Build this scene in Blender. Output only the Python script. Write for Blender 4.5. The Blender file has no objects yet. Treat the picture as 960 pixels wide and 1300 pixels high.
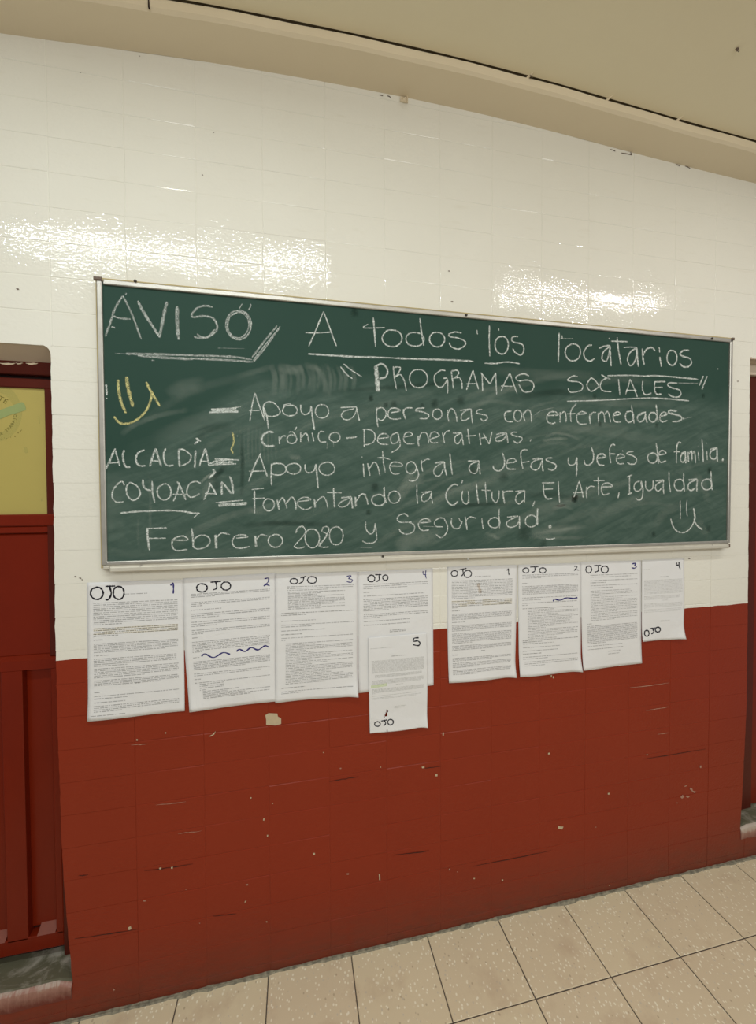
import bpy, bmesh, math, random
from mathutils import Vector, Matrix
random.seed(7)
S = bpy.context.scene
C = S.collection
PI = math.pi

# ------------------------------------------------------------ camera, world, lights, exposure
F = 504.2228
CAM = Vector((0.8062, -1.396, 1.6574))
YAW, PITCH, ROLL = -0.2042, -0.0219, 0.0043
R = Matrix.Rotation(YAW, 3, 'Z') @ Matrix.Rotation(PITCH, 3, 'X') @ Matrix.Rotation(ROLL, 3, 'Y')
RIGHT, FWD, UP = R @ Vector((1, 0, 0)), R @ Vector((0, 1, 0)), R @ Vector((0, 0, 1))
cd = bpy.data.cameras.new('camera')
cd.sensor_fit = 'HORIZONTAL'
cd.sensor_width = 36.0
cd.lens = F / 960 * 36.0
cd.shift_y = -10 / 960
cd.clip_start = 0.02
cam = bpy.data.objects.new('camera', cd)
C.objects.link(cam)
m = Matrix((RIGHT, UP, -FWD)).transposed().to_4x4()
m.translation = CAM
cam.matrix_world = m
S.camera = cam

w = bpy.data.worlds.new('world')
S.world = w
w.use_nodes = True
w.node_tree.nodes['Background'].inputs[0].default_value = (1.0, 0.95, 0.86, 1)
w.node_tree.nodes['Background'].inputs[1].default_value = 0.26
S.view_settings.view_transform = 'Standard'
S.view_settings.look = 'None'
S.view_settings.gamma = 1.0
S.view_settings.exposure = 0.06
S.view_settings.use_curve_mapping = False


def area(name, loc, sx, sy, energy, col, rot=(0, 0, 0), spread=PI):
    l = bpy.data.lights.new(name, 'AREA')
    l.shape = 'RECTANGLE'
    l.size = sx
    l.size_y = sy
    l.energy = energy
    l.color = col
    l.spread = spread
    o = bpy.data.objects.new(name, l)
    o.location = loc
    o.rotation_euler = rot
    C.objects.link(o)
    return o


LAMPS = [(0.17, -1.06, 1.66, 16, (0.93, 1.0, 0.99)), (2.80, -1.06, 1.30, 9.5, (1.0, 0.98, 0.95))]
for lx, ly, ln, en, lc in LAMPS:
    area('tube_light', (lx, ly, 3.02), ln, 0.04, en, lc)
area('fill_light', (1.55, -3.1, 2.6), 3.8, 0.8, 46, (0.99, 0.99, 0.95), (math.radians(48), 0, 0))  # soft fill added from the hall side, no fixture behind it


# ------------------------------------------------------------ pixel of the photograph -> point on a plane
def px(u, v, y=0.0):
    d = RIGHT * ((u - 480) / F) + FWD + UP * (-(v - 640) / F)
    t = (y - CAM.y) / d.y
    return CAM + d * t


# ------------------------------------------------------------ material helpers
class NT:
    def __init__(self, name):
        self.m = bpy.data.materials.new(name)
        self.m.use_nodes = True
        self.t = self.m.node_tree
        self.n = self.t.nodes
        self.b = self.n['Principled BSDF']

    def link(self, a, b):
        self.t.links.new(a, b)

    def node(self, typ, **kw):
        n = self.n.new(typ)
        for k, v in kw.items():
            setattr(n, k, v)
        return n

    def pos(self):
        return self.node('ShaderNodeNewGeometry').outputs['Position']

    def mapping(self, vec, scale=(1, 1, 1), rot=(0, 0, 0), loc=(0, 0, 0)):
        n = self.node('ShaderNodeMapping')
        n.inputs['Scale'].default_value = scale
        n.inputs['Rotation'].default_value = rot
        n.inputs['Location'].default_value = loc
        self.link(vec, n.inputs['Vector'])
        return n.outputs[0]

    def noise(self, vec, scale, detail=3, rough=0.55, dist=0.0):
        n = self.node('ShaderNodeTexNoise')
        n.inputs['Scale'].default_value = scale
        n.inputs['Detail'].default_value = detail
        n.inputs['Roughness'].default_value = rough
        n.inputs['Distortion'].default_value = dist
        if vec is not None:
            self.link(vec, n.inputs['Vector'])
        return n.outputs['Fac']

    def math(self, op, a, b=None, c=None, clamp=False):
        n = self.node('ShaderNodeMath', operation=op)
        n.use_clamp = clamp
        for i, v in enumerate((a, b, c)):
            if v is None:
                continue
            if isinstance(v, (int, float)):
                n.inputs[i].default_value = v
            else:
                self.link(v, n.inputs[i])
        return n.outputs[0]

    def ramp(self, fac, stops, interp='LINEAR'):
        n = self.node('ShaderNodeValToRGB')
        n.color_ramp.interpolation = interp
        els = n.color_ramp.elements
        while len(els) < len(stops):
            els.new(0.5)
        for e, (p, c) in zip(els, stops):
            e.position = p
            e.color = c if len(c) == 4 else (*c, 1)
        self.link(fac, n.inputs[0])
        return n.outputs[0]

    def mix(self, fac, a, b, blend='MIX'):
        n = self.node('ShaderNodeMix', data_type='RGBA', blend_type=blend)
        for sock, v in ((n.inputs[0], fac), (n.inputs[6], a), (n.inputs[7], b)):
            if isinstance(v, (int, float)):
                sock.default_value = v
            elif isinstance(v, tuple):
                sock.default_value = v if len(v) == 4 else (*v, 1)
            else:
                self.link(v, sock)
        return n.outputs[2]

    def bump(self, h, strength=0.5, dist=0.001, prev=None):
        n = self.node('ShaderNodeBump')
        n.inputs['Strength'].default_value = strength
        n.inputs['Distance'].default_value = dist
        self.link(h, n.inputs['Height'])
        if prev is not None:
            self.link(prev, n.inputs['Normal'])
        return n.outputs[0]

    def set(self, k, v):
        s = self.b.inputs[k]
        if isinstance(v, (int, float)):
            s.default_value = v
        elif isinstance(v, tuple):
            s.default_value = v if len(v) == 4 else (*v, 1)
        else:
            self.link(v, s)


def sep(nt, vec):
    n = nt.node('ShaderNodeSeparateXYZ')
    nt.link(vec, n.inputs[0])
    return n.outputs


def plain(name, col, rough=0.5, metal=0.0, noise=0.0, nscale=40, bump=0.0, bscale=200, dark=0.7, spec=None):
    t = NT(name)
    p = t.pos()
    if noise:
        f = t.noise(p, nscale, 4)
        t.set('Base Color', t.mix(t.math('MULTIPLY', f, noise), col, tuple(c * dark for c in col[:3])))
    else:
        t.set('Base Color', col)
    t.set('Roughness', rough)
    t.set('Metallic', metal)
    if spec is not None:
        t.set('Specular IOR Level', spec)
    if bump:
        t.set('Normal', t.bump(t.noise(p, bscale, 2), bump, 0.001))
    return t.m


def wall_material():
    t = NT('wall_gloss_paint')
    p = t.pos()
    x, y, z = sep(t, p)
    # paint boundary: 1.150 m at the left, 1.169 m at the right, a little ragged
    edge = t.math('MULTIPLY_ADD', x, 0.0066, 1.1495)
    wob = t.noise(t.mapping(p, (1, 1, 0.2)), 14, 4)
    zz = t.math('ADD', z, t.math('MULTIPLY', t.math('SUBTRACT', wob, 0.5), 0.010))
    isred = t.math('GREATER_THAN', edge, zz)
    n1 = t.noise(p, 3.0, 4)
    n2 = t.noise(t.mapping(p, (1, 1, 5)), 9, 4)
    white = t.mix(n1, (0.84, 0.825, 0.75), (0.79, 0.77, 0.685))
    white = t.mix(t.ramp(n2, [(0.60, (0, 0, 0)), (0.8, (0.35, 0.35, 0.35))]), white, (0.70, 0.66, 0.55))
    red = t.mix(n1, (0.275, 0.031, 0.0105), (0.235, 0.026, 0.0085))
    # scuffing and grime low on the red dado, real dirt with its own uneven shape
    low = t.math('SUBTRACT', 1.0, t.math('DIVIDE', z, 0.34), clamp=True)
    gn = t.noise(t.mapping(p, (1, 1, 3)), 16, 6, 0.7)
    grime = t.math('MULTIPLY', t.math('POWER', low, 2.0), t.math('MULTIPLY', gn, 1.1), clamp=True)
    red = t.mix(grime, red, (0.085, 0.040, 0.026))
    speck = t.ramp(t.noise(t.mapping(p, (1, 1, 1.6)), 46, 5, 0.7), [(0.70, (0, 0, 0)), (0.74, (1, 1, 1))])
    red = t.mix(t.math('MULTIPLY', speck, 0.55), red, (0.09, 0.016, 0.010))
    t.set('Base Color', t.mix(isred, white, red))
    rgh = t.math('MULTIPLY_ADD', t.node('ShaderNodeObjectInfo').outputs['Random'], 0.06, 0.035)
    t.set('Roughness', t.mix(isred, rgh, (0.33, 0.33, 0.33)))
    t.set('Specular IOR Level', t.mix(isred, (0.5, 0.5, 0.5), (0.22, 0.22, 0.22)))
    # orange peel + brushed roughcast under the paint
    patch = t.ramp(t.noise(t.mapping(p, (1, 1, 1.5)), 5, 3), [(0.35, (0.35, 0.35, 0.35)), (0.65, (1, 1, 1))])
    h = t.math('MULTIPLY', t.noise(t.mapping(p, (1, 1, 1.4)), 80, 1, 0.5), patch)
    h = t.math('MULTIPLY', h, t.math('MULTIPLY_ADD', t.node('ShaderNodeObjectInfo').outputs['Random'], 1.1, 0.35))
    bmp = t.bump(h, 1.0, 0.0010)
    bmp = t.bump(t.noise(t.mapping(p, (1, 1, 2.5)), 16, 2), 0.25, 0.0014, bmp)
    t.set('Normal', bmp)
    return t.m


def board_material():
    t = NT('green_chalk_slate')
    p = t.pos()
    x, y, z = sep(t, p)
    base = t.mix(t.noise(p, 2.2, 3), (0.026, 0.062, 0.048), (0.032, 0.071, 0.055))
    # wiped chalk dust: below the heading and right of the left strip, streaky
    warp = t.math('MULTIPLY_ADD', t.math('SUBTRACT', t.noise(p, 2.6, 3), 0.5), 0.30, z)
    below = t.math('DIVIDE', t.math('SUBTRACT', 2.10, warp), 0.09, clamp=True)
    wx = t.math('MULTIPLY_ADD', t.math('SUBTRACT', t.noise(p, 3.5, 3), 0.5), 0.5, x)
    diag = t.math('ADD', wx, t.math('MULTIPLY', t.math('SUBTRACT', 1.86, z), 1.6))
    right = t.math('DIVIDE', t.math('SUBTRACT', diag, 0.36), 0.15, clamp=True)
    streak = t.noise(t.mapping(t.mapping(p, (1, 1, 1), (0, 0.38, 0)), (1.0, 1, 6.0)), 4.5, 7, 0.68, 1.2)
    streak2 = t.noise(t.mapping(t.mapping(p, (1, 1, 1), (0, -0.5, 0)), (1.4, 1, 5.0)), 5.0, 6, 0.65, 0.8)
    dust = t.math('MULTIPLY', t.math('MULTIPLY', below, right), t.ramp(streak, [(0.30, (0.18, 0.18, 0.18)), (0.72, (0.85, 0.85, 0.85))]))
    dust = t.math('MULTIPLY', dust, t.ramp(streak2, [(0.3, (0.55, 0.55, 0.55)), (0.7, (1, 1, 1))]))
    fine = t.noise(p, 420, 2)
    dust = t.math('MULTIPLY', dust, t.math('MULTIPLY_ADD', fine, 0.6, 0.7))
    col = t.mix(t.math('MULTIPLY', dust, 0.23, clamp=True), base, (0.42, 0.52, 0.46))
    t.set('Base Color', col)
    t.set('Roughness', 0.62)
    t.set('Specular IOR Level', 0.12)
    t.set('Normal', t.bump(t.noise(p, 600, 2), 0.15, 0.0004))
    return t.m


def chalk_material(name, col, lo=0.42, hi=0.60, amax=0.96):
    t = NT(name)
    p = t.pos()
    g = t.noise(p, 620, 2, 0.6)
    big = t.noise(p, 90, 2)
    a = t.ramp(t.math('ADD', t.math('MULTIPLY', g, 0.75), t.math('MULTIPLY', big, 0.25)), [(lo, (0.14,) * 3), (hi, (amax,) * 3)])
    at = t.node('ShaderNodeAttribute', attribute_name='soft')
    al = t.math('MULTIPLY', a, at.outputs['Fac'])
    t.set('Base Color', col)
    t.set('Roughness', 0.95)
    t.set('Specular IOR Level', 0.05)
    t.set('Alpha', al)
    return t.m


def smear_material(name, col, k):
    t = NT(name)
    p = t.pos()
    g = t.noise(p, 300, 2)
    s = t.noise(p, 40, 4, 0.7)
    at = t.node('ShaderNodeAttribute', attribute_name='soft')
    al = t.math('MULTIPLY', t.math('MULTIPLY', at.outputs['Fac'], k), t.math('MULTIPLY', t.math('MULTIPLY_ADD', g, 0.8, 0.6), t.math('MULTIPLY', s, 2.0)), clamp=True)
    t.set('Base Color', col)
    t.set('Roughness', 0.95)
    t.set('Specular IOR Level', 0.05)
    t.set('Alpha', al)
    return t.m


def terrazzo():
    t = NT('cream_terrazzo')
    p = t.pos()
    oi = t.node('ShaderNodeObjectInfo').outputs['Random']
    base = t.mix(t.noise(p, 4, 4), (0.77, 0.68, 0.475), (0.69, 0.60, 0.415))
    base = t.mix(t.math('MULTIPLY', oi, 0.25), base, (0.60, 0.46, 0.34))
    v = t.node('ShaderNodeTexVoronoi', feature='F1')
    v.inputs['Scale'].default_value = 100
    v.inputs['Randomness'].default_value = 1.0
    t.link(t.mapping(p, (1.0, 0.75, 1), (0, 0, 0.6)), v.inputs['Vector'])
    r = t.ramp(v.outputs['Distance'], [(0.22, (1, 1, 1)), (0.34, (0, 0, 0))])
    pick = t.node('ShaderNodeSeparateColor')
    t.link(v.outputs['Color'], pick.inputs[0])
    chipw = t.math('MULTIPLY', r, t.math('GREATER_THAN', pick.outputs[0], 0.36))
    col = t.mix(t.math('MULTIPLY', chipw, 0.75), base, (0.96, 0.92, 0.76))
    chipd = t.math('MULTIPLY', r, t.math('LESS_THAN', pick.outputs[1], 0.16))
    col = t.mix(t.math('MULTIPLY', chipd, 0.5), col, (0.36, 0.27, 0.17))
    v2 = t.noise(p, 160, 3, 0.7)
    col = t.mix(t.ramp(v2, [(0.62, (0, 0, 0)), (0.68, (0.5, 0.5, 0.5))]), col, (0.76, 0.68, 0.50))
    stain = t.ramp(t.noise(p, 6, 5, 0.6), [(0.55, (0, 0, 0)), (0.75, (0.5, 0.5, 0.5))])
    col = t.mix(stain, col, (0.47, 0.33, 0.22))
    t.set('Base Color', col)
    t.set('Roughness', 0.55)
    t.set('Specular IOR Level', 0.3)
    t.set('Normal', t.bump(t.noise(p, 90, 3), 0.2, 0.001))
    return t.m


def sill_material():
    t = NT('worn_green_sill')
    p = t.pos()
    x, y, z = sep(t, p)
    n = t.noise(t.mapping(p, (1, 1.3, 1)), 9, 6, 0.65, 1.2)
    top = t.mix(t.ramp(n, [(0.48, (0, 0, 0)), (0.66, (.8, .8, .8))]), (0.13, 0.125, 0.08), (0.44, 0.41, 0.35))
    fn = t.noise(t.mapping(p, (3.5, 1, 1)), 22, 5, 0.7)
    drop = t.math('MULTIPLY', t.math('SUBTRACT', fn, 0.5), 0.06)
    zz = t.math('ADD', z, drop)
    face = t.ramp(t.math('DIVIDE', t.math('SUBTRACT', zz, 0.075), 0.06, clamp=True), [(0.0, (0.15, 0.026, 0.016)), (0.75, (0.36, 0.19, 0.15)), (1.0, (0.50, 0.42, 0.36))])
    front = t.math('LESS_THAN', y, 0.006)
    t.set('Base Color', t.mix(front, top, face))
    t.set('Roughness', 0.55)
    t.set('Normal', t.bump(t.noise(p, 70, 4), 0.4, 0.002))
    return t.m


def paper_material():
    t = NT('white_paper')
    p = t.pos()
    n = t.noise(p, 9, 3)
    t.set('Base Color', t.mix(n, (0.80, 0.805, 0.82), (0.755, 0.755, 0.76)))
    t.set('Roughness', 0.8)
    t.set('Specular IOR Level', 0.2)
    t.set('Normal', t.bump(t.noise(t.mapping(p, (1, 1, 1), (0, 0.5, 0)), 16, 3, 0.5, 0.6), 0.5, 0.006))
    return t.m


def ink_material(name, col, alpha):
    t = NT(name)
    t.set('Base Color', col)
    t.set('Roughness', 0.8)
    t.set('Specular IOR Level', 0.1)
    if alpha < 1:
        g = t.noise(t.pos(), 900, 2)
        t.set('Alpha', t.math('MULTIPLY', t.ramp(g, [(0.38, (0.45,) * 3), (0.58, (1,) * 3)]), alpha))
    return t.m


def ceiling_material(name, a, b, rough):
    t = NT(name)
    p = t.pos()
    n = t.noise(p, 2.5, 4)
    t.set('Base Color', t.mix(n, a, b))
    t.set('Roughness', rough)
    t.set('Specular IOR Level', 0.35)
    t.set('Normal', t.bump(t.noise(p, 30, 3), 0.25, 0.003))
    return t.m


def door_red(name, a, b, rough):
    t = NT(name)
    p = t.pos()
    n = t.noise(t.mapping(p, (2, 1, 1)), 7, 4)
    c = t.mix(n, a, b)
    s = t.ramp(t.noise(p, 60, 5, 0.7), [(0.72, (0, 0, 0)), (0.76, (0.35, 0.35, 0.35))])
    t.set('Base Color', t.mix(s, c, (0.25, 0.12, 0.07)))
    t.set('Roughness', rough)
    t.set('Specular IOR Level', 0.2)
    t.set('Normal', t.bump(t.noise(p, 45, 3), 0.3, 0.002))
    return t.m


M_WALL = wall_material()
M_BOARD = board_material()
M_CHALK = chalk_material('white_chalk', (0.86, 0.91, 0.87))
M_CHALKF = chalk_material('worn_white_chalk', (0.80, 0.84, 0.80), 0.45, 0.64, 0.80)
M_YCHALK = chalk_material('yellow_chalk', (0.80, 0.74, 0.33))
M_SMEAR = smear_material('chalk_dust_smear', (0.60, 0.66, 0.58), 0.15)
M_BLOT = smear_material('dark_wiped_spot', (0.018, 0.036, 0.026), 0.6)
M_TILE = terrazzo()
M_GROUT = plain('dark_grout', (0.13, 0.105, 0.085), 0.9, noise=1.0, nscale=60, dark=0.4)
M_SEAM = plain('grimy_mortar', (0.50, 0.46, 0.34), 0.85, noise=1.5, nscale=70, dark=0.28, bump=0.8, bscale=120)
M_SILL = sill_material()
M_PAPER = paper_material()
M_PRINT = ink_material('grey_print', (0.12, 0.12, 0.13), 0.48)
M_BOLD = ink_material('bold_print', (0.09, 0.085, 0.08), 0.55)
M_LIGHTP = ink_material('pale_print', (0.22, 0.23, 0.20), 0.42)
M_HILITE = ink_material('ochre_highlighter', (0.70, 0.55, 0.18), 0.30)
M_GREENH = ink_material('green_highlighter', (0.62, 0.80, 0.30), 0.40)
M_STAIN = ink_material('brown_stain', (0.42, 0.27, 0.12), 0.35)
M_BLACK = ink_material('black_marker', (0.018, 0.017, 0.025), 1)
M_BLUE = ink_material('blue_marker', (0.035, 0.03, 0.17), 1)
M_CEIL = ceiling_material('beige_ceiling_paint', (0.84, 0.77, 0.57), (0.79, 0.71, 0.52), 0.45)
M_BEAM = ceiling_material('cream_beam_paint', (0.80, 0.70, 0.52), (0.74, 0.64, 0.47), 0.4)
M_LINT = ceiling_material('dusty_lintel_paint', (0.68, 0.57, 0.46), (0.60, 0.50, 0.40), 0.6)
M_ALU = plain('worn_aluminium', (0.62, 0.60, 0.55), 0.42, 0.75, noise=0.9, nscale=25, dark=0.6)
M_ALU2 = plain('painted_ledge_aluminium', (0.70, 0.67, 0.58), 0.5, 0.25, noise=0.7, nscale=30, dark=0.7)
M_YEDGE = plain('yellowed_backing_edge', (0.56, 0.45, 0.22), 0.7, noise=1.0, nscale=30, dark=0.65)
M_SCREW = plain('dark_screw', (0.06, 0.05, 0.04), 0.5, 0.6)
M_CAP = plain('brown_corner_cap', (0.16, 0.11, 0.08), 0.6, noise=1, nscale=80)
M_DOOR = door_red('door_red_enamel', (0.19, 0.015, 0.0035), (0.15, 0.012, 0.003), 0.30)
M_DOORD = door_red('door_frame_oxblood', (0.10, 0.015, 0.008), (0.08, 0.011, 0.006), 0.35)
M_DARK = plain('shadow_gap', (0.02, 0.004, 0.003), 0.8)
M_PANE = plain('yellowed_pane', (0.50, 0.41, 0.115), 0.38, noise=1.0, nscale=5, dark=0.86, bump=0.1, bscale=50)
M_TAPE = plain('faded_green_tape', (0.33, 0.40, 0.15), 0.5, noise=1.0, nscale=30, dark=0.85)
M_EMB = ink_material('faded_emblem_green', (0.42, 0.46, 0.17), 0.20)
M_OLIVE = ink_material('faded_olive_ink', (0.13, 0.12, 0.02), 0.8)
M_CHIP = plain('bare_plaster', (0.58, 0.47, 0.31), 0.9, noise=0.8, nscale=90, dark=0.75, bump=0.3)
M_CHIPP = plain('pinkish_plaster', (0.45, 0.24, 0.17), 0.9, noise=0.8, nscale=90, dark=0.75)
M_GREY = plain('grey_enamel', (0.5, 0.5, 0.48), 0.5)


# ------------------------------------------------------------ mesh helpers
def mk(name, verts, faces, mat, parent=None, attr=None, mats=None, midx=None, smooth=False):
    me = bpy.data.meshes.new(name)
    me.from_pydata([tuple(v) for v in verts], [], faces)
    if mats:
        for q in mats:
            me.materials.append(q)
        me.polygons.foreach_set('material_index', midx)
    else:
        me.materials.append(mat)
    if attr is not None:
        a = me.attributes.new('soft', 'FLOAT', 'POINT')
        a.data.foreach_set('value', attr)
    if smooth:
        me.polygons.foreach_set('use_smooth', [True] * len(me.polygons))
    me.update()
    o = bpy.data.objects.new(name, me)
    C.objects.link(o)
    if parent is not None:
        o.parent = parent
        o.matrix_parent_inverse = parent.matrix_world.inverted() if parent.type != 'EMPTY' else Matrix.Translation(-parent.location)
    return o


def empty(name, loc=(0, 0, 0)):
    o = bpy.data.objects.new(name, None)
    o.location = loc
    o.empty_display_size = 0.05
    C.objects.link(o)
    return o


def tag(o, label, cat, group=None):
    o['label'] = label
    o['category'] = cat
    if group:
        o['group'] = group
    return o


class MB:
    def __init__(self):
        self.v = []
        self.f = []

    def add(self, v, f):
        b = len(self.v)
        self.v += v
        self.f += [tuple(i + b for i in q) for q in f]

    def box(self, x0, x1, y0, y1, z0, z1, c=0.0):
        """box; c > 0 chamfers the front (low y) face"""
        if c <= 0:
            v = [(x0, y0, z0), (x1, y0, z0), (x1, y0, z1), (x0, y0, z1), (x0, y1, z0), (x1, y1, z0), (x1, y1, z1), (x0, y1, z1)]
            f = [(0, 1, 2, 3), (5, 4, 7, 6), (4, 0, 3, 7), (1, 5, 6, 2), (3, 2, 6, 7), (4, 5, 1, 0)]
        else:
            v = [(x0 + c, y0, z0 + c), (x1 - c, y0, z0 + c), (x1 - c, y0, z1 - c), (x0 + c, y0, z1 - c),
                 (x0, y0 + c * .7, z0), (x1, y0 + c * .7, z0), (x1, y0 + c * .7, z1), (x0, y0 + c * .7, z1),
                 (x0, y1, z0), (x1, y1, z0), (x1, y1, z1), (x0, y1, z1)]
            f = [(0, 1, 2, 3), (4, 5, 1, 0), (5, 6, 2, 1), (6, 7, 3, 2), (7, 4, 0, 3),
                 (8, 9, 5, 4), (9, 10, 6, 5), (10, 11, 7, 6), (11, 8, 4, 7), (9, 8, 11, 10)]
        self.add(v, f)

    def prism(self, pts, y0, y1):
        """polygon pts [(x,z)] counter-clockwise seen from the camera, extruded y0..y1"""
        n = len(pts)
        v = [(x, y0, z) for x, z in pts] + [(x, y1, z) for x, z in pts]
        f = [tuple(range(n)), tuple(range(2 * n - 1, n - 1, -1))]
        for i in range(n):
            j = (i + 1) % n
            f.append((i, i + n, j + n, j))
        self.add(v, f)

    def tube(self, pts, r, seg=8):
        rings = []
        for i, p in enumerate(pts):
            p = Vector(p)
            d = (Vector(pts[min(i + 1, len(pts) - 1)]) - Vector(pts[max(i - 1, 0)])).normalized()
            a = d.orthogonal().normalized()
            b = d.cross(a)
            rings.append([tuple(p + (a * math.cos(q) + b * math.sin(q)) * r) for q in [2 * PI * k / seg for k in range(seg)]])
        v = [q for r_ in rings for q in r_]
        f = []
        for i in range(len(rings) - 1):
            for k in range(seg):
                l = (k + 1) % seg
                f.append((i * seg + k, i * seg + l, (i + 1) * seg + l, (i + 1) * seg + k))
        f.append(tuple(range(seg))[::-1])
        f.append(tuple((len(rings) - 1) * seg + k for k in range(seg)))
        self.add(v, f)

    def dome(self, c, r, h, seg=10):
        """low round head facing -y"""
        v = []
        for rr, yy in ((1, 0), (0.95, .5), (.6, .9)):
            v += [(c[0] + r * rr * math.cos(2 * PI * k / seg), c[1] - h * yy, c[2] + r * rr * math.sin(2 * PI * k / seg)) for k in range(seg)]
        v.append((c[0], c[1] - h, c[2]))
        f = []
        for i in range(2):
            for k in range(seg):
                l = (k + 1) % seg
                f.append((i * seg + k, i * seg + l, (i + 1) * seg + l, (i + 1) * seg + k))
        for k in range(seg):
            f.append((2 * seg + k, 2 * seg + (k + 1) % seg, 3 * seg))
        self.add(v, f)

    def build(self, name, mat, parent=None):
        return mk(name, self.v, self.f, mat, parent)


def lerp(a, b, t):
    return a + (b - a) * t


def table(tab, q):
    """piecewise-linear lookup, tab sorted by first value"""
    if q <= tab[0][0]:
        return tab[0][1]
    for (a, va), (b, vb) in zip(tab, tab[1:]):
        if q <= b:
            return lerp(va, vb, (q - a) / (b - a))
    return tab[-1][1]


# ------------------------------------------------------------ wall, built of painted bricks in a stack bond
X0, Z0, PX, PZ = 0.083, 2.6378, 0.208, 0.1042
JL = [(-0.1, 0.100), (0.05, 0.100), (0.126, 0.101), (0.242, 0.094), (0.474, 0.081), (0.9, 0.0755), (1.245, 0.0745), (1.586, 0.078), (1.852, 0.0785), (2.119, 0.079), (3.2, 0.083)]
JR = [(-0.1, 2.754), (0.028, 2.757), (0.161, 2.763), (0.294, 2.770), (0.688, 2.787), (1.33, 2.784), (1.891, 2.778), (2.258, 2.775), (3.2, 2.775)]
LINT_L, LINT_R = 2.1190, 2.2580
SILL_L, SILL_R = 0.131, 0.155
BACK = 0.0009

wall = MB()
# backing bed behind the bricks (mortar plane)
nb = 26
pl = [(table(JL, z) + 0.004, z) for z in [0 + (LINT_L) * i / nb for i in range(nb + 1)]]
pr = [(table(JR, z) - 0.004, z) for z in [0 + (LINT_R) * i / nb for i in range(nb + 1)]]
wall.prism([(pl[0][0], 0), (pr[0][0], 0)] + pr[1:] + [(pr[-1][0], LINT_R), (3.9, LINT_R), (3.9, 3.12), (-1.1, 3.12), (-1.1, LINT_L)] + [pl[-1]] + pl[1:-1][::-1], BACK, 0.24)
wall.box(-1.1, table(JL, 0) + 0.004, BACK, 0.24, -0.002, SILL_L - 0.02)
wall.box(table(JR, 0) - 0.004, 3.9, BACK, 0.24, -0.002, SILL_R - 0.02)
wall_back = wall.build('wall_back', M_WALL)
wall_back['kind'] = 'structure'

rb = random.Random(11)
variants = []
for i in range(16):
    b = MB()
    g = 0.0003
    x1, z1 = PX, PZ
    jx = [rb.uniform(-0.0002, 0.0005) for _ in range(8)]
    c = 0.0022
    dy = [rb.uniform(-0.0005, 0.0006) for _ in range(4)]
    tiltx, tiltz = rb.uniform(-0.0007, 0.0007), rb.uniform(-0.0009, 0.0009)
    fy = [dy[0] - tiltx - tiltz, dy[1] + tiltx - tiltz, dy[2] + tiltx + tiltz, dy[3] - tiltx + tiltz]
    fy = [q * 0.5 for q in fy]
    xs0, xs1, zs0, zs1 = g + jx[0], x1 - g - jx[1], g + jx[2], z1 - g - jx[3]
    v = [(xs0 + c, fy[0], zs0 + c), (xs1 - c, fy[1], zs0 + c), (xs1 - c, fy[2], zs1 - c), (xs0 + c, fy[3], zs1 - c),
         (xs0, 0.0007, zs0), (xs1, 0.0007, zs0), (xs1, 0.0007, zs1), (xs0, 0.0007, zs1),
         (xs0, 0.012, zs0), (xs1, 0.012, zs0), (xs1, 0.012, zs1), (xs0, 0.012, zs1)]
    f = [(0, 1, 2, 3), (4, 5, 1, 0), (5, 6, 2, 1), (6, 7, 3, 2), (7, 4, 0, 3), (8, 9, 5, 4), (9, 10, 6, 5), (10, 11, 7, 6), (11, 8, 4, 7)]
    me = bpy.data.meshes.new('brick')
    me.from_pydata(v, [], f)
    me.materials.append(M_WALL)
    me.update()
    variants.append(me)

cells = []
for k in range(-5, 26):
    zt = Z0 - k * PZ
    zb = zt - PZ
    for c in range(-4, 18):
        xa = X0 + c * PX
        xb = xa + PX
        a, b_, lo, hi = xa, xb, max(zb, 0.0), min(zt, 3.10)
        if c < 0:
            if not (zb > LINT_L - 0.03 or zt < 0.17):
                continue
        if c > 12:
            if zt < 0.17:
                pass
            elif zt > LINT_R + 0.02:
                lo = max(lo, LINT_R)
            else:
                continue
        if c > 12 and lo >= hi:
            continue
        custom = (lo != zb or hi != zt) or c in (0, 12)
        if (c < 0 or c > 12) and zt < 0.17:
            hi = min(hi, 0.100)
            custom = True
            if hi <= lo:
                continue
        cells.append((c, k, a, b_, lo, hi, custom))


def hidden(c, k):
    zt = Z0 - k * PZ
    zb = zt - PZ
    xa = X0 + c * PX
    return (xa > 0.225 and xa + PX < 2.63 and zb > 1.435 and zt < 2.31)


def offscreen(cell):
    c, k, a, b_, lo, hi, cu = cell
    P = Vector(((a + b_) / 2, 0, (lo + hi) / 2)) - CAM
    u = 480 + F * P.dot(RIGHT) / P.dot(FWD)
    v = 640 - F * P.dot(UP) / P.dot(FWD)
    return not (-45 < u < 1000 and 30 < v < 1320)


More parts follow.
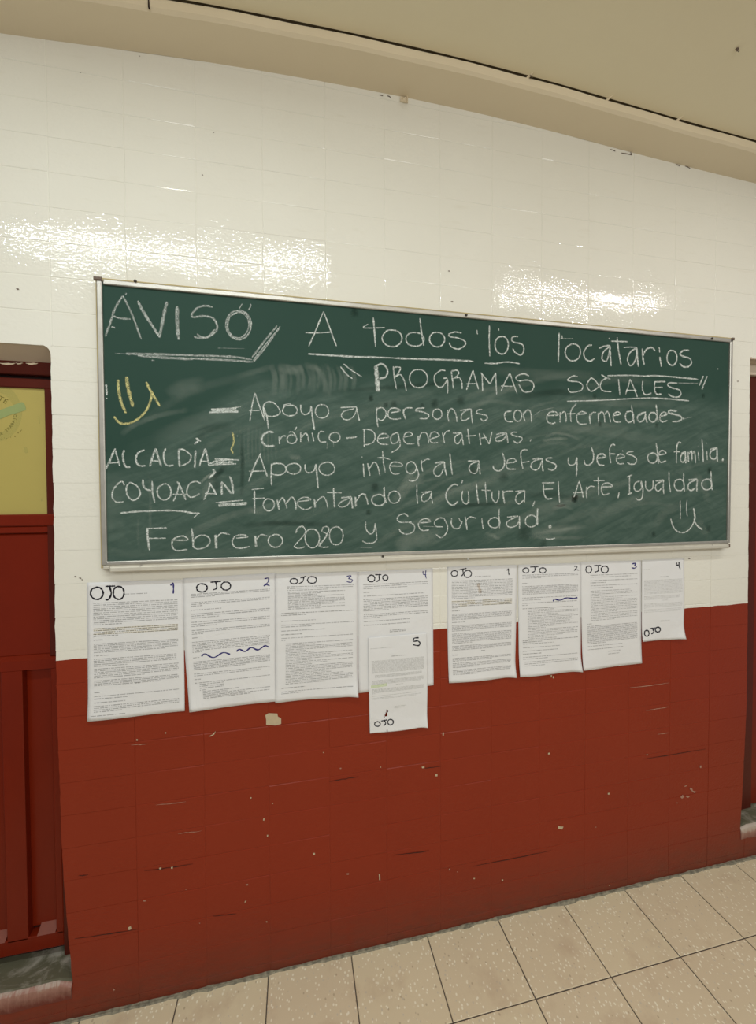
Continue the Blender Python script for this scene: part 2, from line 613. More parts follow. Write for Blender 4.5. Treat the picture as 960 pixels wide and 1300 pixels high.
vis = [q for q in cells if not hidden(q[0], q[1]) and not offscreen(q)]
vis.sort(key=lambda q: (Vector(((q[2] + q[3]) / 2, 0, (q[4] + q[5]) / 2)) - CAM).length)
single = set((q[0], q[1]) for q in vis[:296])
rest = MB()
for cell in cells:
    c, k, a, b_, lo, hi, custom = cell
    if (c, k) in single and not custom:
        o = bpy.data.objects.new('brick', variants[(c * 7 + k * 5 + (c * k) % 3) % 16])
        o.location = (a, 0, lo)
        C.objects.link(o)
        o.parent = wall_back
        continue
    g = 0.0004
    y0 = rb.uniform(-0.0002, 0.0002)
    tgt = MB() if (c, k) in single else rest
    if c in (0, 12) and ((c == 0 and hi < LINT_L + 0.05) or (c == 12 and lo < LINT_R)):
        n = 4
        zs = [lerp(lo + g, hi - g, i / n) for i in range(n + 1)]
        if c == 0:
            pts = [(table(JL, zs[0]), zs[0]), (b_ - g, zs[0]), (b_ - g, zs[-1])] + [(table(JL, z) + rb.uniform(-.0012, .0012), z) for z in zs[::-1][:-1]]
        else:
            pts = [(a + g, zs[0])] + [(table(JR, z) + rb.uniform(-.0012, .0012), z) for z in zs] + [(a + g, zs[-1])]
        tgt.prism(pts, y0, 0.235)
    else:
        tgt.box(a + g, b_ - g, y0, 0.012, lo + g, hi - g, 0.0010)
    if (c, k) in single:
        tgt.build('brick', M_WALL, wall_back)
r_ = rest.build('brick_courses', M_WALL, wall_back)
r_['kind'] = 'stuff'
# flat soffits over the two door openings
mb = MB()
mb.add([(-1.1, 0.003, LINT_L - .0005), (0.079, 0.003, LINT_L - .0005), (0.079, 0.10, 2.082), (-1.1, 0.10, 2.082), (-1.1, 0.003, LINT_L + .012), (0.079, 0.003, LINT_L + .012), (0.079, 0.10, LINT_L + .012), (-1.1, 0.10, LINT_L + .012)],
       [(0, 3, 2, 1), (0, 1, 5, 4), (1, 2, 6, 5), (2, 3, 7, 6), (3, 0, 4, 7), (4, 5, 6, 7)])
mb.build('lintel_soffit', M_LINT, wall_back)
# rounded inner corner of the left opening
mb = MB()
for i in range(5):
    a0, a1 = PI / 2 * i / 5, PI / 2 * (i + 1) / 5
    rr, cxx, czz = 0.028, 0.079 - 0.028, LINT_L - 0.028
    p0 = (cxx + rr * math.cos(a0), czz + rr * math.sin(a0))
    p1 = (cxx + rr * math.cos(a1), czz + rr * math.sin(a1))
    mb.prism([(0.0795, LINT_L + .002), p1, p0], 0.0002, 0.08)
mb.build('corner_fillet', M_WALL, wall_back)
mb = MB()
mb.box(2.772, 3.9, 0.0005, 0.10, LINT_R - 0.004, LINT_R + 0.004)
mb.build('lintel_soffit', M_LINT, wall_back)

# chips where the paint has come off
rc = random.Random(5)


def blob(name, pts, mat, y, parent, thick=0.0006):
    P = [px(u, v, y) for u, v in pts]
    b = MB()
    q = [(p.x, p.z) for p in P]
    ar = sum(q[i][0] * q[(i + 1) % len(q)][1] - q[(i + 1) % len(q)][0] * q[i][1] for i in range(len(q)))
    if ar < 0:
        q = q[::-1]
    b.prism(q, y, y + thick)
    return b.build(name, mat, parent)


chips = [
    ([(337, 908), (341, 905.5), (352, 906), (353, 910), (357, 912), (357, 919), (350, 921), (343, 920.5), (338, 920), (338, 914)], M_CHIP),
    ([(265, 935), (270, 932.5), (274, 928), (272, 932.5), (268, 935)], M_CHIP),
    ([(708.5, 1048), (712, 1049.5), (715.5, 1049.5), (714, 1053), (709, 1052)], M_CHIP),
    ([(864, 1012), (867, 1009), (869, 1012), (866, 1014)], M_CHIPP), ([(871, 1010), (876, 1011), (874, 1013), (871, 1011.5)], M_CHIPP),
    ([(876, 1000), (879, 1001), (880, 1004), (884, 1005), (882, 1007), (878, 1004), (876, 1002)], M_CHIPP),
    ([(888.5, 972), (891, 972), (890.5, 975), (889, 975)], M_CHIPP), ([(869, 998), (873, 996.5), (872, 998), (869.5, 999)], M_CHIPP),
    ([(162.5, 1177.5), (166, 1176), (167, 1179.5), (163.5, 1181)], M_CHIP), ([(182, 1143), (185.5, 1143), (184.5, 1144.5), (182, 1144.5)], M_CHIPP),
    ([(143.5, 1255), (146, 1256), (144.5, 1258.5)], M_CHIPP), ([(481, 1110), (482.6, 1110), (483, 1118), (481.5, 1117)], M_CHIP),
    ([(311, 1144), (313, 1143.5), (310.5, 1147)], M_CHIP), ([(397, 1083), (400, 1083), (400, 1085.5), (398, 1085.5)], M_CHIP),
    ([(334.5, 1039), (336, 1039), (335.5, 1042), (334, 1041.5)], M_CHIP), ([(339, 1060), (340.6, 1060), (340.2, 1062.5), (339, 1062.5)], M_CHIP),
    ([(552.5, 983), (555.5, 982.6), (555.5, 985.5), (553, 985.5)], M_CHIP), ([(535.5, 973.5), (539, 973), (539, 975), (536, 975.4)], M_CHIP),
    ([(771.8, 1007), (774, 1006.5), (774, 1008.5), (772, 1009)], M_CHIP), ([(696, 956), (698.4, 955.5), (698, 957.6), (696, 957.8)], M_CHIP),
    ([(202, 1102), (205, 1101), (204.5, 1103.6), (202.5, 1103.6)], M_CHIP), ([(173, 938.5), (175, 938.5), (174.8, 940.5), (173, 940.3)], M_CHIP),
    ([(440, 1109), (443, 1108.6), (443, 1110.4), (440.5, 1110.6)], M_CHIPP), ([(312, 1123), (315, 1122), (315, 1124), (312.5, 1124.2)], M_CHIPP),
    ([(217, 1101), (219.5, 1100.6), (219.2, 1103), (217.3, 1103)], M_CHIP), ([(699.5, 857), (701, 857), (700.5, 860), (699.5, 860)], M_CHIP),
    ([(702, 858.5), (703.2, 858.5), (703.2, 861.5), (702, 861)], M_CHIP), ([(562, 930), (563.6, 930), (563.4, 934), (562, 933.5)], M_CHIP),
    ([(570, 1103), (572, 1102.6), (571.5, 1105), (570, 1105)], M_CHIPP), ([(637, 1116.6), (639, 1116.6), (639, 1118.6), (637.2, 1118.6)], M_CHIP),
]
for i in range(16):
    u, v = rc.uniform(110, 900), rc.uniform(930, 1180)
    s = rc.uniform(0.5, 1.0)
    chips.append(([(u - s, v - s * .6), (u + s, v - s * .8), (u + s * 1.2, v + s * .5), (u, v + s), (u - s * 1.1, v + s * .4)], rc.choice([M_CHIP, M_CHIPP])))
for pts, mt in chips:
    blob('paint_chip', pts, mt, -0.0014, wall_back)
# raised brush lines and cracks on the red dado
for (u0, v0, u1, v1, mt) in [(166, 946, 188, 944, M_CHIPP), (183, 1106, 245, 1097, M_DARK), (418, 992, 455, 986, M_DARK), (538, 975, 560, 973, M_DARK),
                             (800, 873, 850, 867, M_CHIPP), (820, 902, 850, 897, M_CHIPP), (835, 932, 850, 930, M_CHIPP), (818, 964, 896, 951, M_DARK), (500, 1086, 545, 1080, M_DARK),
                             (99, 1112, 112, 1110.5, M_DARK), (95, 1192, 175, 1180, M_DARK), (600, 1100, 700, 1080, M_DARK), (270, 1163, 300, 1160, M_DARK), (198, 1022, 236, 1018, M_CHIPP), (226, 1058, 256, 1055, M_CHIPP)]:
    n = 9
    up = [(lerp(u0, u1, i / n), lerp(v0, v1, i / n) + rc.uniform(-.5, .3)) for i in range(n + 1)]
    dn = [(u, v + rc.uniform(.35, .8) * (0.3 + math.sin(PI * i / n))) for i, (u, v) in enumerate(up)][::-1]
    blob('paint_crack', up + dn, mt, -0.0011, wall_back, 0.0004)
# dirty marks on the white wall
for (u, v, s) in [(177, 71, .8), (102, 92, .8), (95.5, 732, 1.4), (101.5, 734, 1.5), (104, 736, 1.0), (271, 168, .9), (570, 344, 1.2), (574, 383, 1.6), (875, 709, 1.5), (937, 484, 1.1), (257, 222, 1), (22, 367, 2)]:
    blob('dirt_mark', [(u - s, v - s * .4), (u + s * .6, v - s * .5), (u + s * 1.2, v + s * .3), (u, v + s * .5)], M_CAP, -0.0013, wall_back, 0.0003)

# ------------------------------------------------------------ beam along the top of the wall and the ceiling (both sag a little)
CZ = [(-1.1, 3.000), (-0.4, 3.008), (-0.033, 3.022), (0.172, 3.038), (0.484, 3.060), (0.8, 3.073), (1.102, 3.079), (1.35, 3.079), (1.586, 3.074), (1.85, 3.063), (2.069, 3.050), (2.4, 3.034), (2.792, 3.020), (3.9, 2.99)]


def cz(x):
    return (table(CZ, x - .12) + table(CZ, x) + table(CZ, x + .12)) / 3


xs = [-1.1 + 5.0 * i / 60 for i in range(61)]
v, f = [], []
prof = [(0.0, 0.0), (-0.112, 0.0), (-0.121, 0.006), (-0.123, 0.030), (-0.120, 0.034), (0.0, 0.040)]
for x in xs:
    z = cz(x)
    for (yy, dz) in prof:
        wob = 0.0012 * math.sin(x * 17 + dz * 200) if yy < -0.05 else 0
        v.append((x, yy + wob, z + dz + (-0.004 if yy == 0.0 and dz == 0 else 0)))
n = len(prof)
for i in range(60):
    for k in range(n - 1):
        f.append((i * n + k, (i + 1) * n + k, (i + 1) * n + k + 1, i * n + k + 1))
beam = mk('trim_1', v, f, M_BEAM, smooth=False)
beam['kind'] = 'structure'
# ceiling slab, with a narrow open joint against the beam
v, f = [], []
ys = [-0.1250, -0.1255, -0.3, -0.7, -1.04, -2.0, -3.2]
for x in xs:
    z = cz(x) + 0.036
    for j, yy in enumerate(ys):
        t = min(1, max(0, (-yy - 0.13) / 0.91))
        v.append((x, yy, lerp(z, 3.10, t) if j else z + 0.035))
n = len(ys)
for i in range(60):
    for k in range(n - 1):
        f.append((i * n + k, (i + 1) * n + k, (i + 1) * n + k + 1, i * n + k + 1))
b = len(v)
ceil = mk('ceiling', v, f, M_CEIL)
ceil['kind'] = 'structure'
mb = MB()
mb.box(-1.1, 3.9, -3.2, 0.24, 3.16, 3.24)
mb.build('ceiling_slab', M_CEIL, ceil)
mb = MB()
v, f = [], []
for x in xs:
    z = cz(x)
    v += [(x, -0.116, z + 0.0365), (x, -0.130, z + 0.060)]
f = [(2 * i, 2 * i + 2, 2 * i + 3, 2 * i + 1) for i in range(60)]
mk('joint_shade', v, f, plain('joint_shade_brown', (0.13, 0.10, 0.06), 0.9), ceil)  # dark brown strip paints in the shade inside the joint


def onz(u, v, z):
    d = RIGHT * ((u - 480) / F) + FWD + UP * (-(v - 640) / F)
    return CAM + d * ((z - CAM.z) / d.z)


# plaster lumps bridging the joint, a crack in the beam
for (u, v_) in [(770, 126), (855, 150), (673, 97)]:
    p = onz(u, v_, 3.10)
    z = cz(p.x)
    mb = MB()
    mb.tube([(p.x - .007, -0.114, z + .030), (p.x, -0.124, z + .035), (p.x + .008, -0.137, z + .0385)], 0.0045, 7)
    mb.build('plaster_lump', M_BEAM, beam)
p = onz(192, 9, 3.08)
z = cz(p.x)
mb = MB()
mb.box(p.x - .0015, p.x + .0015, -0.1245, -0.118, z - .0004, z + 0.031)
mb.box(p.x + .0005, p.x + .003, -0.1255, -0.118, z - .0006, z + 0.001)
mb.build('beam_crack', M_DARK, beam)
# cracks along the corner of wall and beam
rc2 = random.Random(3)
for (u0, v0, u1, v1) in [(775, 190, 781, 192), (789, 194.5, 802, 197), (858, 209, 863, 211), (870, 211, 876, 214), (800, 191, 801.5, 197), (482, 121, 486, 122), (492, 122, 496, 124)]:
    a, b_ = px(u0, v0), px(u1, v1)
    mb = MB()
    mb.tube([(a.x, -0.001, a.z), ((a.x + b_.x) / 2, -0.0012, (a.z + b_.z) / 2 + .001), (b_.x, -0.001, b_.z)], 0.0011, 5)
    mb.build('corner_crack', M_CAP, wall_back)

# wire hook painted over, in the corner under the beam
h = empty('wire_hook', tuple(px(512, 122)))
tag(h, 'small wire hook painted cream, hanging in the corner where wall meets beam', 'hook')
a = px(512, 112)
mb = MB()
zc = cz(a.x)
mb.tube([(a.x - .006, -.004, zc - .012), (a.x - .002, -.03, zc - .035), (a.x + .004, -.034, zc - .05), (a.x + .010, -.022, zc - .03), (a.x + .012, -.004, zc + .0)], 0.0022, 7)
mb.build('hook_wire', M_BEAM, h)
mb = MB()
mb.box(a.x - .012, a.x + .016, -.005, -0.0005, zc - .024, zc - .008)
mb.build('hook_plate', M_BEAM, h)

for (u, v_, lab) in [(674, 95, 'small dark nail stub in the ceiling beside the open joint'), (936, 62, 'small dark nail in the bare ceiling near the top right')]:
    p = onz(u, v_, 3.1)
    t = min(1, max(0, (-p.y - 0.13) / 0.91))
    zz = lerp(cz(p.x) + .036, 3.10, t)
    p = onz(u, v_, zz)
    mb = MB()
    mb.tube([(p.x, p.y, zz + .004), (p.x + .001, p.y, zz - .006), (p.x + .006, p.y - .002, zz - .010)], 0.0022, 7)
    mb.tube([(p.x - .004, p.y, zz - .0005), (p.x + .004, p.y, zz - .001)], 0.0035, 7)
    tag(mb.build('ceiling_nail', M_CAP), lab, 'nail', 'nails left in the ceiling')

# ------------------------------------------------------------ floor of terrazzo tiles
TX, TP, TROW = 1.2767, 0.2886, -0.2558
mb = MB()
mb.box(-1.1, 3.9, -3.2, 0.3, -0.06, -0.0022)
floor = mb.build('floor', M_GROUT)
floor['kind'] = 'structure'


def tile_mesh(w_, d_):
    b = MB()
    g, c = 0.0018, 0.0015
    b.add([(g + c, g + c, 0), (w_ - g - c, g + c, 0), (w_ - g - c, d_ - g - c, 0), (g + c, d_ - g - c, 0),
           (g, g, -c), (w_ - g, g, -c), (w_ - g, d_ - g, -c), (g, d_ - g, -c), (g, g, -.02), (w_ - g, g, -.02), (w_ - g, d_ - g, -.02), (g, d_ - g, -.02)],
          [(0, 1, 2, 3), (4, 5, 1, 0), (5, 6, 2, 1), (6, 7, 3, 2), (7, 4, 0, 3), (8, 9, 5, 4), (9, 10, 6, 5), (10, 11, 7, 6), (11, 8, 4, 7)])
    me = bpy.data.meshes.new('floor_tile')
    me.from_pydata(b.v, [], b.f)
    me.materials.append(M_TILE)
    return me


me_cut = tile_mesh(TP, -TROW)
me_full = tile_mesh(TP, TP)
rt = random.Random(2)
for i in range(-7, 9):
    for j in range(5):
        o = bpy.data.objects.new('floor_tile', me_cut if j == 0 else me_full)
        o.location = (TX + i * TP, TROW - j * TP, rt.uniform(-.0006, .0004))
        C.objects.link(o)
        o.parent = floor
far = MB()
for i in range(-8, 9):
    for j in range(5, 10):
        x, y = TX + i * TP, TROW - j * TP
        far.box(x + .002, x + TP - .002, y + .002, y + TP - .002, -.02, 0)
o = far.build('tile_field', M_TILE, floor)
o['kind'] = 'stuff'

# ragged mortar seam where wall meets floor
v, f = [], []
N = 420
rs = random.Random(9)
wv = [rs.random() for _ in range(N + 1)]
for i in range(N + 1):
    x = table(JL, 0) - 1.0 + 4.6 * i / N
    s = 0.5 * wv[i] + 0.25 * wv[max(i - 1, 0)] + 0.25 * wv[min(i + 1, N)]
    slow = 0.5 + 0.5 * math.sin(x * 5.1) * math.sin(x * 2.3 + 1)
    dd = 0.003 + 0.009 * s + 0.006 * slow
    hh = 0.001 + 0.006 * s
    v += [(x, 0.002, 0.0005 + hh), (x, -0.003 - 0.003 * s, hh * 0.9), (x, -dd * .6, 0.0035 + .001 * s), (x, -dd, -0.001)]
for i in range(N):
    for k in range(3):
        f.append((4 * i + k, 4 * i + k + 1, 4 * i + 4 + k + 1, 4 * i + 4 + k))
seam = mk('baseboard_back', v, [q[::-1] for q in f], M_SEAM)
seam['kind'] = 'structure'

# ------------------------------------------------------------ doors
YD = 0.085


def rx(u, v, y=YD):
    p = px(u, v, y)
    return p.x, p.z


door = empty('door_1', (-0.4, YD, SILL_L))
door['kind'] = 'structure'
XL = -0.85
mb = MB()
mb.box(XL, 0.13, YD - .004, YD + .045, 2.049, 2.10, 0.003)      # head
mb.box(0.0375, 0.13, YD - .004, YD + .045, 0.12, 2.049, 0.002)  # jamb
mb.build('door_frame', M_DOORD, door)
mb = MB()
mb.box(XL, 0.0365, YD + .004, YD + .04, 2.008, 2.0375, 0.003)
mb.box(0.0125, 0.0365, YD + .002, YD + .04, 1.135, 2.008, 0.003)
mb.build('pane_frame', M_DOORD, door)
mb = MB()
mb.box(XL, 0.0365, YD + .022, YD + .03, 2.03, 2.06)
mb.box(XL, 0.075, YD + .03, YD + .05, 0.125, 2.0)
mb.build('door_gap_shade', M_DARK, door)  # near-black sheets stand in for the shade inside the door gaps
mb = MB()
mb.box(XL, 0.016, YD + .012, YD + .018, 1.590, 2.016)
pane = mb.build('door_pane', M_PANE, door)
mb = MB()
mb.box(XL, 0.0365, YD - .001, YD + .04, 1.563, 1.601, 0.004)
mb.box(XL, 0.0365, YD + .004, YD + .04, 1.540, 1.562, 0.003)
mb.build('door_rail', M_DOOR, door)
mb = MB()
mb.box(XL, 0.0125, YD + .012, YD + .028, 1.139, 1.538, 0.004)
mb.build('door_panel', M_DOOR, door)
mb = MB()
mb.add([(XL, YD + .014, 1.141), (0.0125, YD + .014, 1.141), (0.0365, YD - .003, 1.128), (XL, YD - .003, 1.128), (XL, YD - .003, 1.097), (0.0365, YD - .003, 1.097)],
       [(0, 3, 2, 1), (3, 4, 5, 2)])
mb.box(XL, 0.0365, YD + .0, YD + .03, 1.097, 1.127)
mb.build('door_rail', M_DOOR, door)
mb = MB()
mb.box(-0.125, -0.0655, YD - .002, YD + .028, 0.205, 1.0965, 0.002)
mb.box(0.015, 0.0365, YD - .002, YD + .028, 0.205, 1.0965, 0.002)
mb.build('door_stile', M_DOOR, door)
mb = MB()
mb.box(-0.0655, 0.015, YD + .022, YD + .03, 0.225, 1.0965)
mb.box(XL, -0.125, YD + .022, YD + .03, 0.225, 1.0965)
mb.build('door_panel', M_DOOR, door)
mb = MB()
mb.box(XL, 0.0365, YD - .002, YD + .03, 0.162, 0.212, 0.002)
mb.build('door_rail', M_DOOR, door)
mb = MB()
for xa, xb in ((-0.0400, 0.012), (XL, -0.131)):
    mb.add([(xa, YD - .0035, 0.212), (xb, YD - .0035, 0.212), (xb, YD + .022, 0.232), (xa, YD + .022, 0.232)], [(0, 1, 2, 3)])
mb.build('panel_ledge', plain('pale_red_ledge', (0.26, 0.07, 0.045), 0.6, noise=.8, nscale=60), door)  # ledges in a paler, pinker red than the door
# flaking plaster over the door head
rp = random.Random(21)
for (u0, u1, h0) in [(0, 19, 3.2), (20, 29, 1.6), (33, 48, 2.6)]:
    n = 7
    top = [(lerp(u0, u1, i / n), 461.0 + rp.uniform(-.4, .4)) for i in range(n + 1)]
    bot = [(u, v_ + h0 * math.sin(PI * (i + .5) / (n + 1)) * rp.uniform(.6, 1)) for i, (u, v_) in enumerate(top)][::-1]
    q = [px(u, v_, YD - .0052) for u, v_ in top + bot]
    mb = MB()
    mb.prism([(p.x, p.z) for p in q][::-1], YD - .0062, YD - .004)
    mb.build('plaster_flake', M_BEAM, door)

# faded round emblem on the pane
YP = YD + .0117


def flat(name, pts, mat, y, parent):
    """thin flat print from photo points on plane y"""
    P = [px(u, v, y) for u, v in pts]
    return mk(name, [tuple(p) for p in P], [tuple(range(len(P)))], mat, parent)


ring = []
cxp, cyp = -9.0, 524.0
for k in range(40):
    a0 = -PI / 2 + PI * k / 39
    ring.append((cxp + 37 * math.cos(a0), cyp + 37 * math.sin(a0) * 1.02))
outer = ring
inner = [(cxp + 27 * math.cos(-PI / 2 + PI * k / 39), cyp + 27 * math.sin(-PI / 2 + PI * k / 39)) for k in range(40)]
vv = [tuple(px(u, v_, YP)) for u, v_ in outer + inner]
mk('emblem_ring', vv, [(k, k + 1, 41 + k, 40 + k) for k in range(39)], M_EMB, pane)
flat('green_tape', [(-40, 533), (-14, 525), (0, 520.5), (14, 515.5), (27, 510.5), (29.5, 511), (32, 514.5), (33, 520.5), (24, 523.5), (12, 527), (0, 532), (-20, 538), (-38, 545)], M_TAPE, YP - .0004, pane)


def letter(ch, u, v_, size, ang, mat, y, parent, name='printed_letter'):
    cu = bpy.data.curves.new(name, 'FONT')
    cu.body = ch
    cu.size = size
    cu.align_x = 'CENTER'
    cu.align_y = 'CENTER'
    o = bpy.data.objects.new(name, cu)
    C.objects.link(o)
    bpy.context.view_layer.update()
    me = bpy.data.meshes.new_from_object(o.evaluated_get(bpy.context.evaluated_depsgraph_get()))
    bpy.data.objects.remove(o)
    me.materials.clear()
    me.materials.append(mat)
    q = bpy.data.objects.new(name, me)
    C.objects.link(q)
    p = px(u, v_, y)
    M = Matrix.Translation(p) @ Matrix.Rotation(PI / 2, 4, 'X') @ Matrix.Rotation(ang, 4, 'Z')
    me.transform(M)
    q.parent = parent
    return q


for ch, u, v_, a_ in [('N', -14, 501.5, 0.05), ('T', -6, 504, -0.30), ('T', 1.2, 506.5, -0.42), ('E', 6.8, 509.5, -0.52)]:
    letter(ch, u, v_, 0.022, a_, M_OLIVE, YP - .0002, pane)
txt = 'COMISIONES DE TRABAJO'
for i, ch in enumerate(txt):
    ang = math.radians(156 - i * 7.4)   # left end to right end along the lower arc
    u, v_ = cxp + 28.5 * math.cos(ang), cyp + 28.5 * math.sin(ang)
    if ch != ' ':
        letter(ch, u, v_, 0.0125, PI / 2 - ang, M_OLIVE, YP - .0002, pane)
for u, v_, s in [(2, 557.5, .5), (5.5, 556, .4), (8.5, 556.6, .5), (13.5, 555, .6), (19, 554, 1.0), (23, 549.5, .9), (26, 547, .9), (27.5, 546, .5)]:
    flat('emblem_dot', [(u - s, v_), (u, v_ - s), (u + s, v_), (u, v_ + s)], M_OLIVE, YP - .0002, pane)
for pts in [[(30, 568), (34, 568), (36, 574), (33, 576), (30, 573)], [(48, 528), (50, 530), (51, 538), (49.5, 538)], [(52, 633), (54, 632.5), (53.6, 636), (52, 637)], [(3, 520), (6, 519.5), (8, 523), (6.5, 527), (5, 526), (6, 523), (4, 523)]]:
    flat('pane_smudge', pts, M_EMB, YP - .0003, pane)

door2 = empty('door_2', (3.0, YD, SILL_R))
door2['kind'] = 'structure'
mb = MB()
mb.box(2.74, 3.85, YD - .03, YD + .03, 2.205, 2.26, 0.004)
mb.build('door_head', M_LINT, door2)
mb = MB()
mb.box(2.74, 2.93, YD - .012, YD + .03, 0.14, 2.205, 0.003)
mb.build('door_frame', M_DOORD, door2)
mb = MB()
mb.box(2.932, 3.85, YD + .0, YD + .03, 0.16, 2.203, 0.003)
mb.build('door_panel', M_DOOR, door2)

for nm, x0, x1, zt, mt in (('trim_2', -1.1, 0.0985, SILL_L, M_SILL), ('trim_3', 2.7655, 3.9, SILL_R, M_SILL)):
    # worn threshold with a rounded nose
    prof = [(-0.001, zt - 0.062), (-0.004, zt - 0.03), (-0.003, zt - 0.010), (0.003, zt - 0.003), (0.012, zt), (0.20, zt - 0.006 if nm == 'trim_2' else zt), (0.20, zt - 0.03)]
    v, f = [], []
    n = 30
    for i in range(n + 1):
        x = lerp(x0, x1, i / n)
        endl = 0.012 * max(0, 1 - abs((x1 if nm == 'trim_2' else x0) - x) / 0.03)
        for yy, zz in prof:
            v.append((x, yy + 0.0012 * math.sin(x * 60 + zz * 300), zz - (endl if zz > zt - 0.02 else 0) + 0.0015 * math.sin(x * 37)))
    m_ = len(prof)
    for i in range(n):
        for k in range(m_ - 1):
            f.append((i * m_ + k, (i + 1) * m_ + k, (i + 1) * m_ + k + 1, i * m_ + k + 1))
    f += [tuple(range(m_)), tuple(n * m_ + k for k in range(m_))[::-1]]
    o = mk(nm, v, [q[::-1] for q in f], mt)
    o['kind'] = 'structure'

# ------------------------------------------------------------ chalkboard
BX0, BX1, BZ0, BZ1 = 0.2170, 2.6430, 1.4230, 2.3205
YB = -0.0230                      # slate face
YF = -0.0300                      # frame face
board = empty('chalkboard', (1.43, 0, BZ0))
tag(board, 'long green chalkboard in an aluminium frame, covered in white chalk notice, on the brick wall', 'chalkboard')
mb = MB()
mb.box(BX0 + .006, BX1 - .006, YB, -0.008, BZ0 + .006, BZ1 - .006)
slate = mb.build('slate', M_BOARD, board)
mb = MB()
mb.box(BX0 - .004, BX1 + .0, -0.0205, -0.002, BZ0 + .012, BZ1 + .0065, 0.001)
mb.build('backing_panel', M_YEDGE, board)


def rail(x0, x1, z0, z1, mat, name='frame_rail', ya=YF):
    b = MB()
    b.box(x0, x1, ya, -0.004, z0, z1, 0.0025)
    return b.build(name, mat, board)


rail(BX0 + .020, BX1 - .002, BZ1 - .0165, BZ1 - .001, M_ALU)                # top
rail(BX0 + .002, BX0 + .0165, BZ0 + .022, BZ1 - .004, M_ALU)                # left
rail(BX1 - .0155, BX1 - .001, BZ0 + .024, BZ1 - .004, M_ALU)                # right
rail(BX0 + .014, BX1 - .010, BZ0 + .0215, BZ0 + .0335, M_ALU, ya=YF - .001)  # bottom
# slim ledge under the bottom rail
mb = MB()
mb.box(BX0 + .026, BX1 - .014, -0.036, -0.004, BZ0 + .001, BZ0 + .0165, 0.003)
mb.box(BX0 + .016, BX1 - .012, -0.028, -0.006, BZ0 + .0165, BZ0 + .0215)
mb.build('chalk_ledge', M_ALU2, board)
mb = MB()
mb.box(BX0 + .006, BX0 + .024, -0.0315, -0.006, BZ0 + .010, BZ0 + .021, .002)
mb.build('frame_corner', M_ALU2, board)
for (xa, xb, za, zb) in [(BX0 - .004, BX0 + .018, BZ1 - .007, BZ1 + .003), (BX1 - .012, BX1 + .001, BZ1 - .008, BZ1 + .002), (BX1 - .014, BX1 - .006, BZ0 + .004, BZ0 + .020)]:
    mb = MB()
    mb.box(xa, xb, -.0345, -.0285, za, zb, .002)
    mb.build('corner_cap', M_CAP, board)
for (u, v_) in [(172, 357), (592, 400), (904, 430), (179, 719), (594, 710), (486, 707), (904, 693)]:
    p = px(u, v_, YF)
    mb = MB()
    mb.dome((p.x, YF - .001, p.z), 0.0048, 0.004)
    mb.build('frame_screw', M_SCREW if u not in (179, 594) else M_ALU, board)

# --- chalk writing
rk = random.Random(17)


def smooth(pts, n=6):
    if len(pts) < 3:
        a, b = pts
        L = math.hypot(b[0] - a[0], b[1] - a[1])
        m_ = max(2, int(L / 3))
        return [(lerp(a[0], b[0], i / m_), lerp(a[1], b[1], i / m_)) for i in range(m_ + 1)]
    closed = pts[0] == pts[-1]
    out = []
    N = len(pts)
    for i in range(N - 1):
        p1, p2 = pts[i], pts[i + 1]
        p0 = pts[i - 1] if i > 0 else (pts[-2] if closed else (2 * p1[0] - p2[0], 2 * p1[1] - p2[1]))
        p3 = pts[i + 2] if i + 2 < N else (pts[1] if closed else (2 * p2[0] - p1[0], 2 * p2[1] - p1[1]))
        for k in range(n):
            t = k / n
            out.append(tuple(0.5 * (2 * p1[d] + (p2[d] - p0[d]) * t + (2 * p0[d] - 5 * p1[d] + 4 * p2[d] - p3[d]) * t * t + (3 * p1[d] - p0[d] - 3 * p2[d] + p3[d]) * t ** 3) for d in (0, 1)))
    out.append(pts[-1])
    return out


def parse(s, ox, oy, sc):
    """strokes 'x y x y ... / o cx cy rx ry / w12 x y ...' in zoomed pixels -> [(width_px, [(u,v)])]"""
    res = []
    for part in s.split('/'):
        tk = part.split()
        wd = None
        if tk[0][0] == 'w':
            wd = float(tk.pop(0)[1:])
        if tk[0] == 'o':
            cx_, cy_, rx_, ry_ = map(float, tk[1:5])
            a0 = rk.uniform(-1.9, -1.2)
            pts = [(cx_ + rx_ * (1 + rk.uniform(-.03, .03)) * math.cos(a0 + 2 * PI * k / 10), cy_ + ry_ * (1 + rk.uniform(-.03, .03)) * math.sin(a0 + 2 * PI * k / 10)) for k in range(10)]
            pts.append((pts[0][0] + rx_ * .08, pts[0][1] + ry_ * .05))
        else:
            q = list(map(float, tk))
            pts = list(zip(q[::2], q[1::2]))
        pts = [(ox + a / sc, oy + b / sc) for a, b in smooth(pts)]
        res.append((wd, pts))
    return res


layer = [0]


